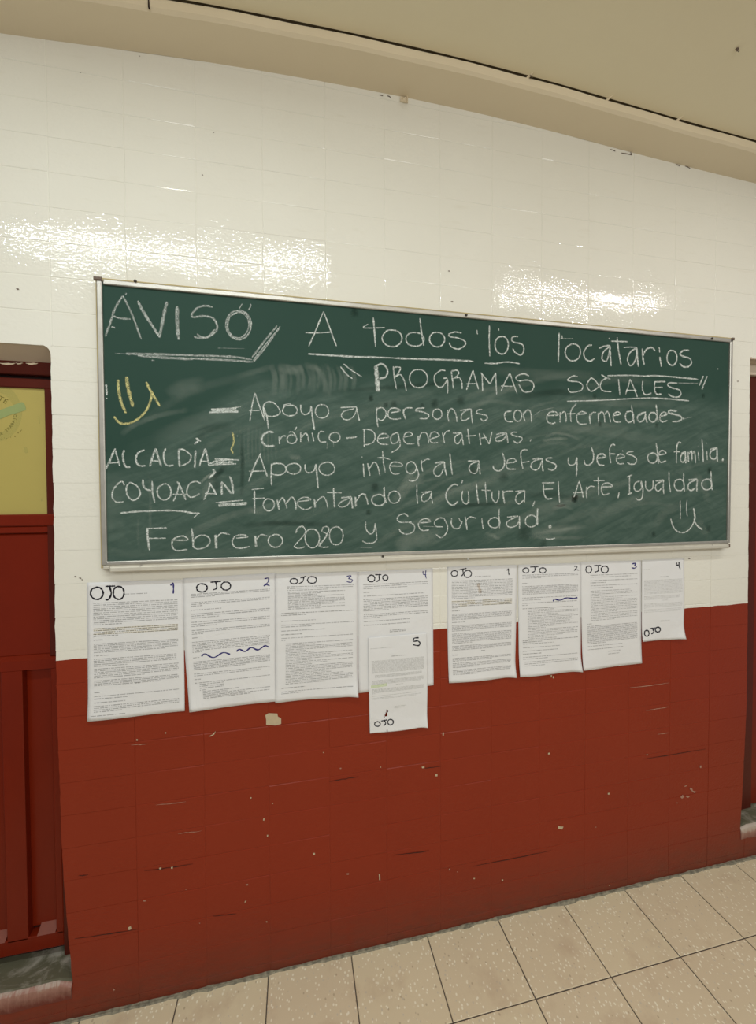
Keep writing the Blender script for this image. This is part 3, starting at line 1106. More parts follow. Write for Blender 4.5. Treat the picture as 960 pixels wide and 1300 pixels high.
def ribbon(strokes, y, default, soft=True, jit=0.16, step=1.2e-5):
    """flat ribbons lying on plane y; strokes [(width px, [(u,v)])]"""
    v, f, a = [], [], []
    for wd, pts in strokes:
        wd = (wd or default)
        layer[0] = (layer[0] + 1) % 12
        yy = y - step * layer[0]
        P = [px(u, q, yy) for u, q in pts]
        if len(P) < 2:
            continue
        pitch = (P[0] - CAM).length / F * 1.0
        hw = wd * pitch * 0.5
        b = len(v)
        faint = 0.42 if wd <= 1.05 else 1.0
        ph = rk.uniform(0, 9)
        n = len(P)
        for i, p in enumerate(P):
            d = (P[min(i + 1, n - 1)] - P[max(i - 1, 0)])
            d.y = 0
            if d.length < 1e-9:
                d = Vector((1, 0, 0))
            d.normalize()
            nn = Vector((-d.z, 0, d.x))
            k = hw * (1 + jit * math.sin(i * 1.7 + ph) + rk.uniform(-jit, jit) * .6)
            e = 1.0
            if i == 0 or i == n - 1:
                k *= 0.55
            for q, s in ((-1, 0.35), (-0.45, 1.0), (0.45, 1.0), (1, 0.35)):
                v.append(tuple(p + nn * k * q))
                a.append(s * e * faint if soft else 1.0)
        for i in range(n - 1):
            for k in range(3):
                j = b + i * 4 + k
                f.append((j, j + 1, j + 5, j + 4))
    return v, f, a


YC = YB - 0.0003
chalk_n = [0]


def word(text, parts, mat=None, default=1.75, name='chalk_word', label=None):
    st = []
    for ox, oy, s in parts:
        st += [((q / 8 if q else None), p) for q, p in parse(s, ox, oy, 8.0)]
    if name != 'chalk_word':
        v, f, a = ribbon(st, YC, default)
        o = mk(name, v, f, mat or M_CHALK, board, attr=a)
        o['label'] = label
        return o
    # strokes that overlap sideways make one letter
    ext = [(min(p[0] for p in q[1]), max(p[0] for p in q[1])) for q in st]
    order = sorted(range(len(st)), key=lambda i: -(ext[i][1] - ext[i][0]))
    letters = []
    for i in order:
        lo, hi = ext[i]
        best = None
        for L in letters:
            ov = min(hi, L[1]) - max(lo, L[0])
            small = max(0.6, min(hi - lo, L[1] - L[0]))
            if ov > 0.45 * small and (best is None or ov > best[0]):
                best = (ov, L)
        if best:
            L = best[1]
            L[0], L[1] = min(lo, L[0]), max(hi, L[1])
            L[2].append(i)
        else:
            letters.append([lo, hi, [i]])
    o = empty(name)
    o.parent = board
    o.matrix_parent_inverse = Matrix.Translation(-board.location)
    o['label'] = label or ('white chalk writing reading ' + text)
    for L in sorted(letters, key=lambda L: L[0]):
        v, f, a = ribbon([st[i] for i in sorted(L[2])], YC, default)
        mk('chalk_letter', v, f, mat or M_CHALK, o, attr=a)
    return o


word('AVISO', [(125, 365, 'w17 245 85 165 220 120 360 70 495/w15 250 85 340 270 435 525/w16 150 290 220 312 325 320/w18 400 135 470 260 620 500/w16 400 150 470 280 625 510/w26 695 145 660 300 620 505/w30 800 190 800 360 815 530/w14 130 398 170 408/w10 285 55 270 78'),
               (240, 365, 'w19 240 200 170 185 90 205 30 270 45 300 150 290 240 310 285 380 275 440 200 500 120 515 50 500/w16 80 470 130 505 190 500 262 425/w13 o 505 380 128 150/w13 o 500 378 108 130/w10 o 507 384 119 142/w9 540 165 510 215/w12 628 165 622 200 600 230/w18 895 390 770 540 640 710/w18 925 395 790 590 660 750/w12 900 430 760 600 650 740')], mat=M_CHALKF)
word('', [(125, 365, 'w8 170 668 300 675/w22 280 672 450 675 960 688/w22 400 690 600 708 960 728/w10 540 738 570 742'), (240, 365, 'w20 0 690 420 702 640 732/w20 0 718 400 738 650 756/w7 290 615 560 620')], mat=M_CHALKF, name='chalk_underline', label='thick double underline below the word AVISO')
word('A', [(380, 385, '245 85 170 270 95 440/250 90 320 280 378 435/w13 60 300 200 300 330 292')])
word('todos', [(380, 385, 'w17 752 145 765 300 775 440/w11 700 210 650 245 700 252 870 247'), (500, 395, 'o -15 275 101 88/o 215 285 92 72/w16 265 70 280 200 305 350/o 440 287 76 76/690 222 620 212 560 235 575 260 660 275 725 310 720 350 660 385 590 365 562 320/w11 845 190 850 235')])
word('los', [(600, 405, '172 65 170 220 176 378/w12 265 98 268 120/o 297 265 68 92/462 180 420 178 395 205 420 235 500 255 522 300 510 350 480 365 430 335 410 300')])
word('locatarios', [(700, 415, 'w18 80 60 75 200 72 360/w9 110 85 112 118/w7 85 118 225 118/o 220 258 78 88/415 185 370 195 330 260 345 320 390 348 440 322/485 218 540 195 598 188/590 200 530 255 515 320 540 348 570 330 598 210/w18 595 190 600 290 608 400/w18 584 116 590 120/w16 668 105 685 250 710 388/w13 605 145 690 148 775 150/w10 735 210 800 205 865 208/860 215 800 260 775 330 795 388 830 380 862 310 870 220/w18 868 208 875 310 885 405'),
                    (800, 425, 'w17 125 140 130 230 145 308/130 215 165 150 220 130 258 165/w11 296 128 302 180/w15 302 225 320 325/o 427 235 50 78/602 158 540 160 508 195 530 215 605 240 625 280 600 320 545 325 505 290')])
word('', [(380, 385, 'w19 90 515 250 524 500 540 960 555'), (500, 395, 'w19 0 478 300 488 600 497 810 510'), (600, 405, 'w15 125 450 240 452 320 438 400 440 480 455')], name='chalk_underline', label='chalk underline below todos los')
word('', [(700, 415, 'w13 570 495 800 492 960 500'), (800, 425, 'w14 150 420 250 415 400 425 690 452/w8 480 490 690 492')], name='chalk_underline', label='chalk underline below locatarios')
word('PROGRAMAS in quote marks', [(425, 450, 'w14 60 125 115 195 180 245/w13 90 95 170 160 275 225/w44 418 115 430 240 440 378/w20 425 115 480 95 535 150 520 225 450 248/595 120 605 230 628 352/600 130 665 132 655 175 610 235/620 225 670 205 710 280 728 372/o 852 243 92 95'),
                                  (500, 395, '525 605 480 600 420 645 412 700 440 760 490 770 545 700/505 680 545 695 548 835/585 610 595 690 605 785/580 610 640 600 660 625 640 660 600 690/620 680 665 675 690 720 695 790/805 600 770 700 740 800/805 600 830 690 862 795/w11 738 738 855 735'),
                                  (600, 405, '95 545 100 640 103 735/85 545 130 600 178 660/178 660 235 545/235 545 240 660 245 765/380 550 330 640 290 735/380 550 410 640 452 755/w11 290 680 410 685/575 578 520 555 460 575 440 600 470 628 560 620 615 650 620 700 590 735 520 738 470 665')])
word('SOCIALES in closing quote marks', [(700, 415, 'w12 270 505 220 498 165 540 200 552 280 560 320 600 300 645 220 665 185 655 170 625/w13 400 520 365 575 370 620 410 655 475 610 470 575 430 530 400 518/w13 600 530 560 522 510 555 498 610 530 650 610 658/w14 510 485 560 518/w13 683 530 690 610 697 695/w13 800 530 780 610 755 685/w13 800 530 840 620 875 712/w10 760 645 868 645'),
                  (800, 425, 'w13 130 465 125 540 145 600 180 608 220 590/w13 360 475 250 478/250 478 250 560 275 605 320 600/w11 250 535 330 533/w13 478 490 400 490 385 515 430 540 500 560 518 600 490 632 430 628 390 600/w12 745 418 705 515/w12 785 420 730 555/w12 890 342 894 352')])
word('', [(700, 415, 'w12 160 755 500 745 960 720'), (800, 425, 'w14 150 645 220 642 400 652 600 670')], name='chalk_underline', label='chalk underline below SOCIALES')
o = word('', [(125, 470, 'w24 198 95 205 200 230 320 280 435/w28 285 65 305 200 350 370/w20 158 470 210 530 280 545 380 510 470 430 515 350 540 260 530 200/w22 485 120 530 210 625 365')], mat=M_YCHALK, default=2.6, name='chalk_smile', label='yellow chalk smiling face with a hooked mouth at the left')
word('', [(125, 470, 'w16 78 145 82 200 85 255/w9 85 280 85 292')], name='chalk_tick', label='short white chalk tick at the left edge')
word('', [(240, 495, 'w22 225 200 480 188/w18 235 212 500 212/w20 205 228 500 220/w11 440 185 525 170')], name='chalk_dash', label='thick chalk dash before the first Apoyo')
word('Apoyo, first line', [(240, 495, 'w13 670 30 640 160 618 320/670 30 710 150 770 310/w12 612 210 720 208/w16 755 170 790 270 805 390/765 265 755 170 790 125 860 130 925 210 900 255 840 270 790 262'),
                           (340, 495, 'w11 160 155 230 135/o 225 208 76 56/335 150 340 220 380 252 430 220 440 165/w19 440 160 455 280 475 405/w13 o 552 217 68 70')])
word('a', [(340, 495, 'w13 740 180 900 172/w12 880 190 780 215 748 255 770 295 820 302 870 270 905 200/900 175 915 240 932 318')])
word('personas', [(440, 495, 'w16 310 180 305 260 320 378/315 190 360 180 400 220 395 275 355 312 320 290/448 232 545 212 500 185 450 190 420 240 440 285 500 298 555 290/w18 580 195 580 240 602 298/582 215 605 185 675 183/795 182 720 190 705 212 780 225 835 255 815 290 740 290'),
                  (550, 495, 'o 42 245 48 52/148 200 148 260 160 325/150 240 180 190 215 210 235 265 242 325/w12 275 210 330 200 385 192/370 195 300 235 285 290 310 312 370 285/385 192 390 270 402 345/498 198 455 205 440 232 480 245 540 260 548 295 510 315 480 290')])
word('con', [(640, 495, '75 215 20 225 5 265 25 315 90 325/o 140 260 40 58/w16 195 230 200 270 212 318/200 250 235 205 270 225 280 330/w6 280 280 370 215 500 180')])
word('enfermedades', [(640, 495, '440 260 548 255 525 225 470 225 435 270 445 325 490 342 525 330/570 225 570 330/w13 575 255 610 220 630 260 632 330/735 140 685 200 675 260 682 325/w10 640 243 725 240/w13 745 250 835 238 790 220 745 250 740 300 770 345 840 345/w16 875 240 870 290 878 345/w12 880 265 900 230 935 228'),
                      (755, 495, 'w16 38 230 40 330/w13 40 260 70 222 95 250 105 330/w13 105 250 130 218 150 260 162 330/w13 190 262 262 245 235 222 195 245 190 290 215 325 268 325/375 155 385 240 402 340/o 355 270 42 58/w13 450 260 520 222/515 225 450 250 435 295 460 325 500 300 520 240/515 225 520 290 535 335/625 150 635 240 645 325/o 592 275 40 50/w13 665 270 735 248 705 225 670 250 665 300 690 325 740 310/w16 838 215 770 208 750 230 800 245 870 265 885 295 850 318 790 322/w16 897 293 912 290/w5 915 292 990 275')])
word('Crónico followed by a dash', [(240, 495, 'w22 862 430 800 428 745 470 745 530 790 568 868 570'),
                      (340, 495, 'w16 115 475 120 550/w13 118 510 150 470 185 468/o 245 500 48 45/w11 215 430 250 425 290 470/w11 295 375 275 408/335 430 335 528/338 490 380 440 405 465 418 530/450 435 468 522/575 425 530 425 512 475 535 525 600 528/o 680 480 55 50/w6 605 535 600 600/w6 668 540 668 580/w17 798 490 905 478')])
word('Degenerativas', [(440, 495, '180 400 180 580/165 400 240 405 288 450 280 520 230 550 180 558/318 495 425 480 395 445 340 455 315 510 345 548 425 555/520 430 460 460 450 520 480 548 530 510 520 435/520 430 545 540 530 590 450 640/w13 580 480 668 460 640 428 595 445 580 500 610 545 690 548/w17 728 465 728 520 735 570/735 510 760 440 810 440 830 490 832 545/850 500 940 465 905 428 860 440 845 500 870 535 930 532'),
                       (550, 495, '95 435 115 540/w12 105 470 130 425 170 412/w13 200 440 290 435/280 440 225 475 225 530 255 545 290 490/290 438 308 560/w16 350 390 370 550/w13 335 470 430 462/470 440 485 558/510 445 570 550/570 550 598 425/w10 490 490 550 482/w13 640 455 690 440 748 438/740 445 650 480 635 510 660 522 710 505 748 450/748 440 760 540/855 430 810 430 795 450 840 470 895 480 900 510 860 540 815 520'),
                       (640, 495, 'w28 266 510 274 515')])
word('ALCALDÍA', [(125, 555, 'w17 168 115 120 230 70 328/168 115 190 200 218 292/w12 105 262 200 258/w17 262 130 248 190 262 270 290 305 325 302/w17 468 130 410 155 380 210 395 270 430 292 478 290/w19 582 115 550 200 522 298/w19 582 115 610 210 640 298/w13 530 240 620 240/w17 682 115 662 180 675 260 710 290 765 282/w19 815 120 818 210 825 300/810 125 870 128 940 190 920 250 870 280 825 292'),
                  (240, 495, 'w20 68 615 62 700 58 790/w19 70 488 95 512 55 552/w16 95 510 122 520/w17 165 595 135 680 105 775/w19 165 595 185 680 205 775/w12 110 720 200 728/w18 210 750 290 720 440 705/w18 210 770 330 740 450 732/w14 260 700 510 712/w14 260 760 480 750/w14 300 715 400 705 400 760/w12 270 705 300 760 380 700 440 755')])
o = word('', [(240, 495, 'w17 440 425 455 500 450 550 430 600 448 645')], mat=M_YCHALK, default=2, name='chalk_tick', label='short wavy yellow chalk tick above the middle dash')
word('', [(240, 495, 'w10 488 465 496 470')], name='chalk_dot', label='tiny white chalk dot')
word('COYOACÁN', [(125, 555, '262 490 240 450 190 480 145 550 145 620 190 660 255 655/320 455 285 510 295 590 345 640 400 620 425 570 395 500 335 465 310 460/w19 452 430 455 490 490 530 540 540/w17 545 445 550 560 572 665/o 668 555 70 82/825 460 800 560 762 650/w17 800 450 840 520 890 640/w10 755 580 900 580'),
                  (235, 565, '160 390 110 370 50 390 18 460 30 510 75 530 150 492/w22 280 245 300 280 240 340/w18 255 380 240 450 190 555/w17 260 400 290 450 318 505/w12 200 492 325 495/w22 375 370 372 440 375 505/w18 378 380 430 440 470 495/w22 455 315 480 400 488 495')])
word('', [(125, 555, 'w16 220 770 400 755 700 745 850 752 960 770'), (235, 565, 'w14 0 680 60 690 150 692/w9 140 690 90 735')], name='chalk_underline', label='chalk underline below COYOACÁN')
word('', [(235, 565, 'w13 310 585 450 572 590 560/w20 340 606 630 588/w20 340 618 625 600')], name='chalk_dash', label='thick chalk dash before Fomentando')
word('Apoyo, third line', [(235, 565, 'w16 772 80 710 200 645 370/760 100 800 220 835 318/w13 650 268 805 262/w17 880 190 875 300 880 410/870 230 900 188 960 190'),
                           (345, 565, '-10 200 60 185 120 200 148 250 110 295 50 305 -5 290/o 222 240 72 56/340 195 340 250 375 282 430 260 445 200/w19 450 190 460 310 472 440/o 560 240 80 66')])
word('integral', [(455, 565, 'w12 35 118 42 128/50 190 58 325/w16 95 185 118 310/110 240 160 175 195 210 220 312/245 60 255 180 275 280/w13 195 130 260 130 325 148/w13 320 212 445 212 420 180 350 175 318 215 335 275 370 295 420 290/o 535 230 52 62/575 190 612 290 590 350 540 368 510 352/642 155 640 200 655 270/w13 645 180 690 145 730 148/w18 775 182 870 168/870 170 790 220 765 270 790 312 835 305 865 240/w17 872 168 880 240 898 310/w17 930 85 940 190 955 300')])
word('a', [(565, 565, 'w13 232 162 345 160/340 165 265 195 245 250 285 288 325 270 345 170/345 160 350 230 358 300')])
word('Jefas', [(565, 565, 'w16 585 80 605 160 595 225 550 262 500 245 488 205/625 185 720 168 700 138 650 145 622 190 640 240 720 245/838 50 800 48 772 75 775 160 792 240/w12 780 180 860 165'),
               (675, 560, '5 185 60 175 110 178/105 180 30 200 -10 250 20 290 70 280 110 190/w16 105 175 110 250 118 310/215 172 165 172 150 195 210 220 250 245 235 285 200 295 165 280')])
word('y Jefés', [(675, 560, '378 165 370 215 395 245 440 230 458 175/w18 460 165 460 260 455 355/608 62 630 140 620 210 580 242 545 235 535 195/w17 670 175 750 160 720 130 675 145 665 195 690 240 738 245/850 45 825 32 795 70 795 150 805 225/w12 790 130 850 130/870 178 945 160 910 132 870 150 862 195 890 230 940 228/w9 925 90 928 110'),
                 (755, 495, 'w13 395 625 350 630 330 650 390 670 425 700 415 745 370 755 330 735')])
word('de', [(755, 495, '625 540 640 640 650 750/o 588 690 50 52/w13 655 662 725 645 690 615 655 640 650 700 675 735 728 720')])
word('familia', [(810, 550, 'w13 440 100 415 92 398 130 392 230 392 305/w11 365 188 425 188/w13 485 190 440 225 435 275 460 295 490 250/w17 480 185 488 305/w11 440 205 485 185/w15 510 190 515 290/w13 515 220 545 180 550 280/w13 555 210 575 185 588 305/w11 612 190 620 280/w11 615 128 618 134/650 60 660 180 665 295/w11 700 180 705 270/w9 697 98 699 104/w15 735 165 800 148/800 150 740 190 735 240 770 265 800 240 805 160/w15 803 148 808 290/w26 855 266 870 272')])
word('Fomentando', [(235, 565, 'w17 705 460 705 570 708 695/w11 675 452 800 438/w13 685 545 810 538/o 850 605 56 62'),
                    (345, 565, 'w19 55 555 75 655/w15 65 595 110 535 140 590 155 645/w17 150 590 205 530 240 580 248 655/265 575 395 555 350 530 290 545 262 590 290 635 350 655 410 630/w20 432 545 442 635/440 590 515 525 555 570 572 645/w18 628 435 632 540 640 635/w13 560 482 710 485/w17 705 535 810 525/800 535 710 575 680 610 710 632 770 610 805 550/w17 808 525 822 645/w22 850 525 855 625/w14 860 570 910 500 960 500'),
                    (455, 565, '0 520 50 495 85 545 98 605/w19 262 425 265 520 285 590/w17 o 205 558 68 58/o 365 527 60 62')])
word('la', [(455, 565, '595 400 595 500 603 598/w11 635 480 740 470/735 475 660 500 640 550 670 575 720 545 742 490/742 470 745 540 755 595')])
word('Cúltura', [(565, 565, 'w17 135 410 90 400 30 450 8 520 40 590 85 610 135 570/w20 180 360 165 388/180 465 170 530 190 585 225 595 242 540 235 465/w11 240 540 245 590/w16 318 385 328 500 342 595/410 380 415 480 428 582/w12 370 458 465 460/478 470 480 540 515 585 545 540 550 460/w17 590 460 595 530 608 595/w13 592 480 640 468 695 468/w14 715 470 810 462/805 465 735 500 718 560 750 598 800 560/812 460 808 580/w14 912 570 890 625')])
word('El', [(675, 560, 'w13 105 425 235 422/w13 110 490 218 485/120 430 125 530 160 585 210 582/272 410 275 500 285 628')])
word('Arte,', [(675, 560, 'w13 482 405 460 480 430 570/482 405 505 480 525 575/w11 418 525 528 518/w13 560 460 555 520 562 580/w13 562 500 590 462 638 462/w13 675 360 680 470 682 555/w13 628 402 742 400/w13 710 465 818 460 780 425 725 440 708 490 730 545 790 530/w13 890 520 878 580')])
word('Igualdad', [(780, 590, 'w13 155 115 155 290/w13 130 125 182 102/w15 135 300 182 285/w13 265 165 215 185 200 235 230 270 275 240 270 170/275 165 292 250 280 340 245 358 218 340/w13 318 165 320 230 350 262 390 240 395 155/w13 418 165 500 155/w13 495 160 430 200 418 240 445 268 490 230/500 152 498 230 505 298/w13 556 70 558 180 572 280/w13 705 85 705 180 715 270/w13 o 660 205 50 60/w15 755 155 840 145/835 150 765 185 750 235 780 262 825 235/w16 845 145 838 220 840 270'),
                  (810, 550, 'w15 742 385 745 480 755 578/o 700 520 52 55')])
word('y', [(450, 625, '115 300 115 360 150 418 190 410 210 330/210 315 222 400 225 480 190 512 130 515 80 495')])
word('Seguridad.', [(450, 625, '548 245 510 218 455 235 435 275 470 305 560 305 610 340 600 395 540 425 480 410 455 375/w12 560 305 580 295/660 310 770 300 740 268 690 275 650 320 665 370 700 388 760 382/905 262 860 262 815 300 830 345 900 350/910 265 945 340 935 410 880 460 825 425/w8 700 345 900 352'),
                    (560, 625, '108 262 105 320 130 360 180 365 215 300/w11 180 260 195 290 220 300/w16 245 245 255 310 265 380/w12 255 290 290 250 358 262/w12 415 260 420 320 428 372/592 165 590 270 595 365/o 540 308 58 52/w13 670 252 785 240/780 245 690 285 665 325 700 355 760 340 790 300/w16 795 240 798 300 797 370'),
                    (650, 625, 'w19 262 160 258 250 262 335/o 195 290 58 62/w34 372 350 402 345/w14 345 470 390 478 440 465')])
word('Febrero', [(165, 625, 'w20 175 360 180 460 200 588/w12 170 368 375 360/w12 185 468 365 465/420 485 580 485 560 450 510 445 440 480 430 550 475 592 585 580/w18 628 365 640 470 645 560/640 540 650 480 720 435 790 450 815 495 780 550 700 575 645 560'),
                 (270, 625, 'w26 30 430 38 570/w13 40 460 90 415 175 428/w13 240 465 360 455/360 455 320 432 240 440 200 490 220 550 280 568 375 550/w22 432 440 442 555/w13 445 480 490 430 560 445/o 638 492 72 66')])
word('2020', [(360, 625, '125 415 145 365 190 345 220 380 210 430 105 550/105 550 150 568 215 555/o 292 465 72 98/390 400 400 360 440 348 460 375 430 450 360 550/w12 400 400 440 440 350 540/350 545 400 558 462 555/o 535 440 70 95/w6 780 562 900 562')])
word('', [(840, 625, 'w10 190 85 192 180 192 272/w10 260 75 253 160 262 245/w13 95 265 110 330 150 388 215 410 280 380 325 310 335 240 325 160/w16 325 160 340 250 335 290 360 335 415 380')], name='chalk_smile', label='white chalk smiling face with a hooked mouth in the lower right')

# --- wiped-chalk smears and dark wiped spots
rr_ = random.Random(33)


def smear(paths, mat, y, name, label):
    v, f, a = [], [], []
    for wd, pts, s in paths:
        pts = smooth(pts, 5)
        P = [px(u, q, y - 1.5e-5 * (len(v) % 7)) for u, q in pts]
        b = len(v)
        n = len(P)
        for i, p in enumerate(P):
            d = P[min(i + 1, n - 1)] - P[max(i - 1, 0)]
            d.y = 0
            d.normalize()
            nn = Vector((-d.z, 0, d.x))
            hw = wd * (p - CAM).length / F * .5
            e = math.sin(PI * (i + .02) / (n - 1 + .04)) ** (1.3 if mat is M_BLOT else 0.6)
            for q, k in ((-1, 0), (-.5, .75), (0, 1), (.5, .75), (1, 0)):
                v.append(tuple(p + nn * hw * q))
                a.append(k * e * s)
        for i in range(n - 1):
            for k in range(4):
                j = b + i * 5 + k
                f.append((j, j + 1, j + 6, j + 5))
    o = mk(name, v, f, mat, board, attr=a)
    o['label'] = label
    o['kind'] = 'stuff'
    return o


paths = []
for i in range(34):      # eraser arcs rising to the right
    u = rr_.uniform(170, 760)
    v_ = rr_.uniform(490, 670)
    L = rr_.uniform(60, 170)
    paths.append((rr_.uniform(4, 16), [(u, v_ + L * .28), (u + L * .45, v_ + L * .02), (u + L, v_ - L * .12)], rr_.uniform(.15, .55)))
for i in range(16):
    u = rr_.uniform(560, 860)
    v_ = rr_.uniform(480, 670)
    L = rr_.uniform(40, 110)
    paths.append((rr_.uniform(3, 9), [(u, v_), (u + L * .5, v_ - L * .16), (u + L, v_ - L * .10)], rr_.uniform(.2, .5)))
for i in range(15):      # upright strokes left of the quote marks
    u = 347 + i * 7 + rr_.uniform(-2, 2)
    paths.append((rr_.uniform(4, 9), [(u - 2, 463 + rr_.uniform(-3, 4)), (u + 3, 480), (u + 1, 500 + rr_.uniform(-6, 6))], rr_.uniform(.3, .9)))
paths += [(14, [(352, 466), (372, 470), (386, 468)], .9), (9, [(385, 462), (405, 470), (412, 486), (414, 500)], .8), (8, [(300, 478), (330, 470), (345, 466)], .5)]
for i in range(10):      # upright strokes under the dash
    u = 306 + i * 5
    paths.append((rr_.uniform(2, 4), [(u, 540), (u - 1, 565), (u, 590)], rr_.uniform(.2, .5)))
paths += [(7, [(153, 552), (170, 540), (200, 528), (240, 520)], .7), (22, [(215, 505), (232, 493), (262, 488)], .6), (20, [(190, 560), (250, 535), (320, 520)], .35), (26, [(150, 600), (140, 640), (145, 690)], .3),
          (24, [(505, 698), (520, 685), (560, 682)], 1.0), (16, [(500, 640), (520, 615), (540, 606)], 1.0), (10, [(505, 626), (520, 604), (532, 592)], .8), (13, [(740, 670), (700, 674), (672, 677)], .8),
          (5, [(672, 681), (700, 683), (750, 682)], .8), (5, [(676, 678), (710, 673), (746, 668)], 1.0), (4, [(688, 560), (705, 557), (722, 557)], 1.2), (4, [(690, 555), (712, 550), (740, 560)], .8),
          (6, [(616, 676), (628, 681), (636, 685)], .9), (12, [(868, 640), (845, 650), (830, 668)], .5), (10, [(880, 600), (893, 615), (899, 640)], .5), (5, [(700, 646), (715, 643), (728, 647)], .8), (9, [(885, 655), (893, 672), (900, 680)], .4),
          (8, [(366, 578), (376, 581), (382, 579)], .9), (4, [(254, 614), (262, 606), (272, 600)], 1.4), (8, [(276, 602), (262, 618), (258, 640)], .6), (7, [(315, 642), (322, 650), (340, 652)], .5),
          (12, [(120, 700), (240, 704), (420, 690)], .25), (14, [(620, 470), (700, 476), (760, 478)], .5), (10, [(720, 505), (790, 512), (860, 512)], .6), (12, [(690, 540), (760, 548), (850, 560)], .4)]
paths += [(5, [(131, 420), (131, 520), (133, 600)], .2), (4, [(190, 600), (191, 640), (190, 690)], .4), (3, [(176, 655), (175, 675), (177, 700)], .35)]
smear(paths, M_SMEAR, YB - .00012, 'chalk_smear', 'pale arcs of wiped chalk dust')


def disc_paths(u, v_, r, s):
    return [(2.2 * r, [(u - r, v_), (u, v_ + .3), (u + r, v_ - .2)], s)]


paths = []
for u, v_, r, s in [(730, 634, 4.2, 1.0), (471, 505, 4, .8), (490, 514, 4, .6), (500, 513, 5, .5), (552, 512, 6, .6), (450, 396, 6, .6), (536, 514, 3, .5), (468, 650, 4, .6), (476, 618, 6, .6), (690, 690, 5, .4), (830, 678, 3.5, .6),
                   (901, 597, 3.5, .8), (893, 502, 2.5, .6), (762, 538, 3, .6), (834, 540, 3, .6), (835, 497, 3.5, .6), (666, 676, 10, .5), (275, 614, 8, .4), (600, 597, 6, .5), (640, 605, 7, .4), (900, 671, 4, .4), (585, 508, 6, .5), (755, 502, 3, .5)]:
    paths += disc_paths(u, v_, r, s)
paths += [(8, [(300, 668), (360, 664), (440, 668)], .5), (12, [(250, 560), (262, 545), (300, 540)], .3), (6, [(306, 545), (308, 590), (306, 640)], .5), (7, [(560, 648), (600, 641), (660, 640)], .5), (7, [(420, 497), (520, 490), (640, 480)], .4),
          (9, [(640, 508), (700, 498), (740, 500)], .4), (8, [(262, 612), (278, 600), (290, 588)], .6), (9, [(655, 630), (700, 628), (760, 638)], .3)]
smear(paths, M_BLOT, YB - .00020, 'wiped_spot', 'dark spots and strokes where chalk dust was wiped away')

# ------------------------------------------------------------ printed notices
rn = random.Random(77)


class Sheet:
    def __init__(self, corners, sc, ox, oy, y, bow=(0, 0), curl=0.008, curl_corner=(0, 0), seed=0):
        # corners: TL TR BR BL in photo pixels
        self.c = [px(u, v, 0) for u, v in corners]
        self.y = y
        self.bow = bow
        self.curl = curl
        self.cc = curl_corner
        self.sc, self.ox, self.oy = sc, ox, oy
        self.px4 = corners
        self.seed = seed

    def P(self, s, t, off=0.0):
        TL, TR, BR, BL = self.c
        a = TL.lerp(TR, s)
        b = BL.lerp(BR, s)
        p = a.lerp(b, t)
        p.x += self.bow[0] * math.sin(PI * t) * (1 - s) + self.bow[1] * math.sin(PI * t) * s
        q = -0.0005 - self.y
        q -= self.curl * max(0, (t - .75) / .25) ** 2 * (0.5 + .5 * math.sin(s * 5 + self.seed))
        q -= self.cc[0] * max(0, 1 - math.hypot(s, 1 - t) / .16) ** 1.6
        q -= self.cc[1] * max(0, 1 - math.hypot(1 - s, 1 - t) / .16) ** 1.6
        q -= 0.0012 * math.sin(PI * s) * (1 + .6 * math.sin(7 * t + self.seed)) * (0.4 + t)
        p.y = q - off
        return p

    def st(self, zx, zy):
        """zoomed pixel -> s,t by inverse bilinear in photo pixels"""
        u, v = self.ox + zx / self.sc, self.oy + zy / self.sc
        s = t = .5
        (x0, y0), (x1, y1), (x2, y2), (x3, y3) = self.px4
        for _ in range(12):
            fx = (1 - t) * ((1 - s) * x0 + s * x1) + t * ((1 - s) * x3 + s * x2) - u
            fy = (1 - t) * ((1 - s) * y0 + s * y1) + t * ((1 - s) * y3 + s * y2) - v
            a = (1 - t) * (x1 - x0) + t * (x2 - x3)
            b = (1 - s) * (x3 - x0) + s * (x2 - x1)
            c = (1 - t) * (y1 - y0) + t * (y2 - y3)
            d = (1 - s) * (y3 - y0) + s * (y2 - y1)
            D = a * d - b * c
            s -= (d * fx - b * fy) / D
            t -= (a * fy - c * fx) / D
        return s, t


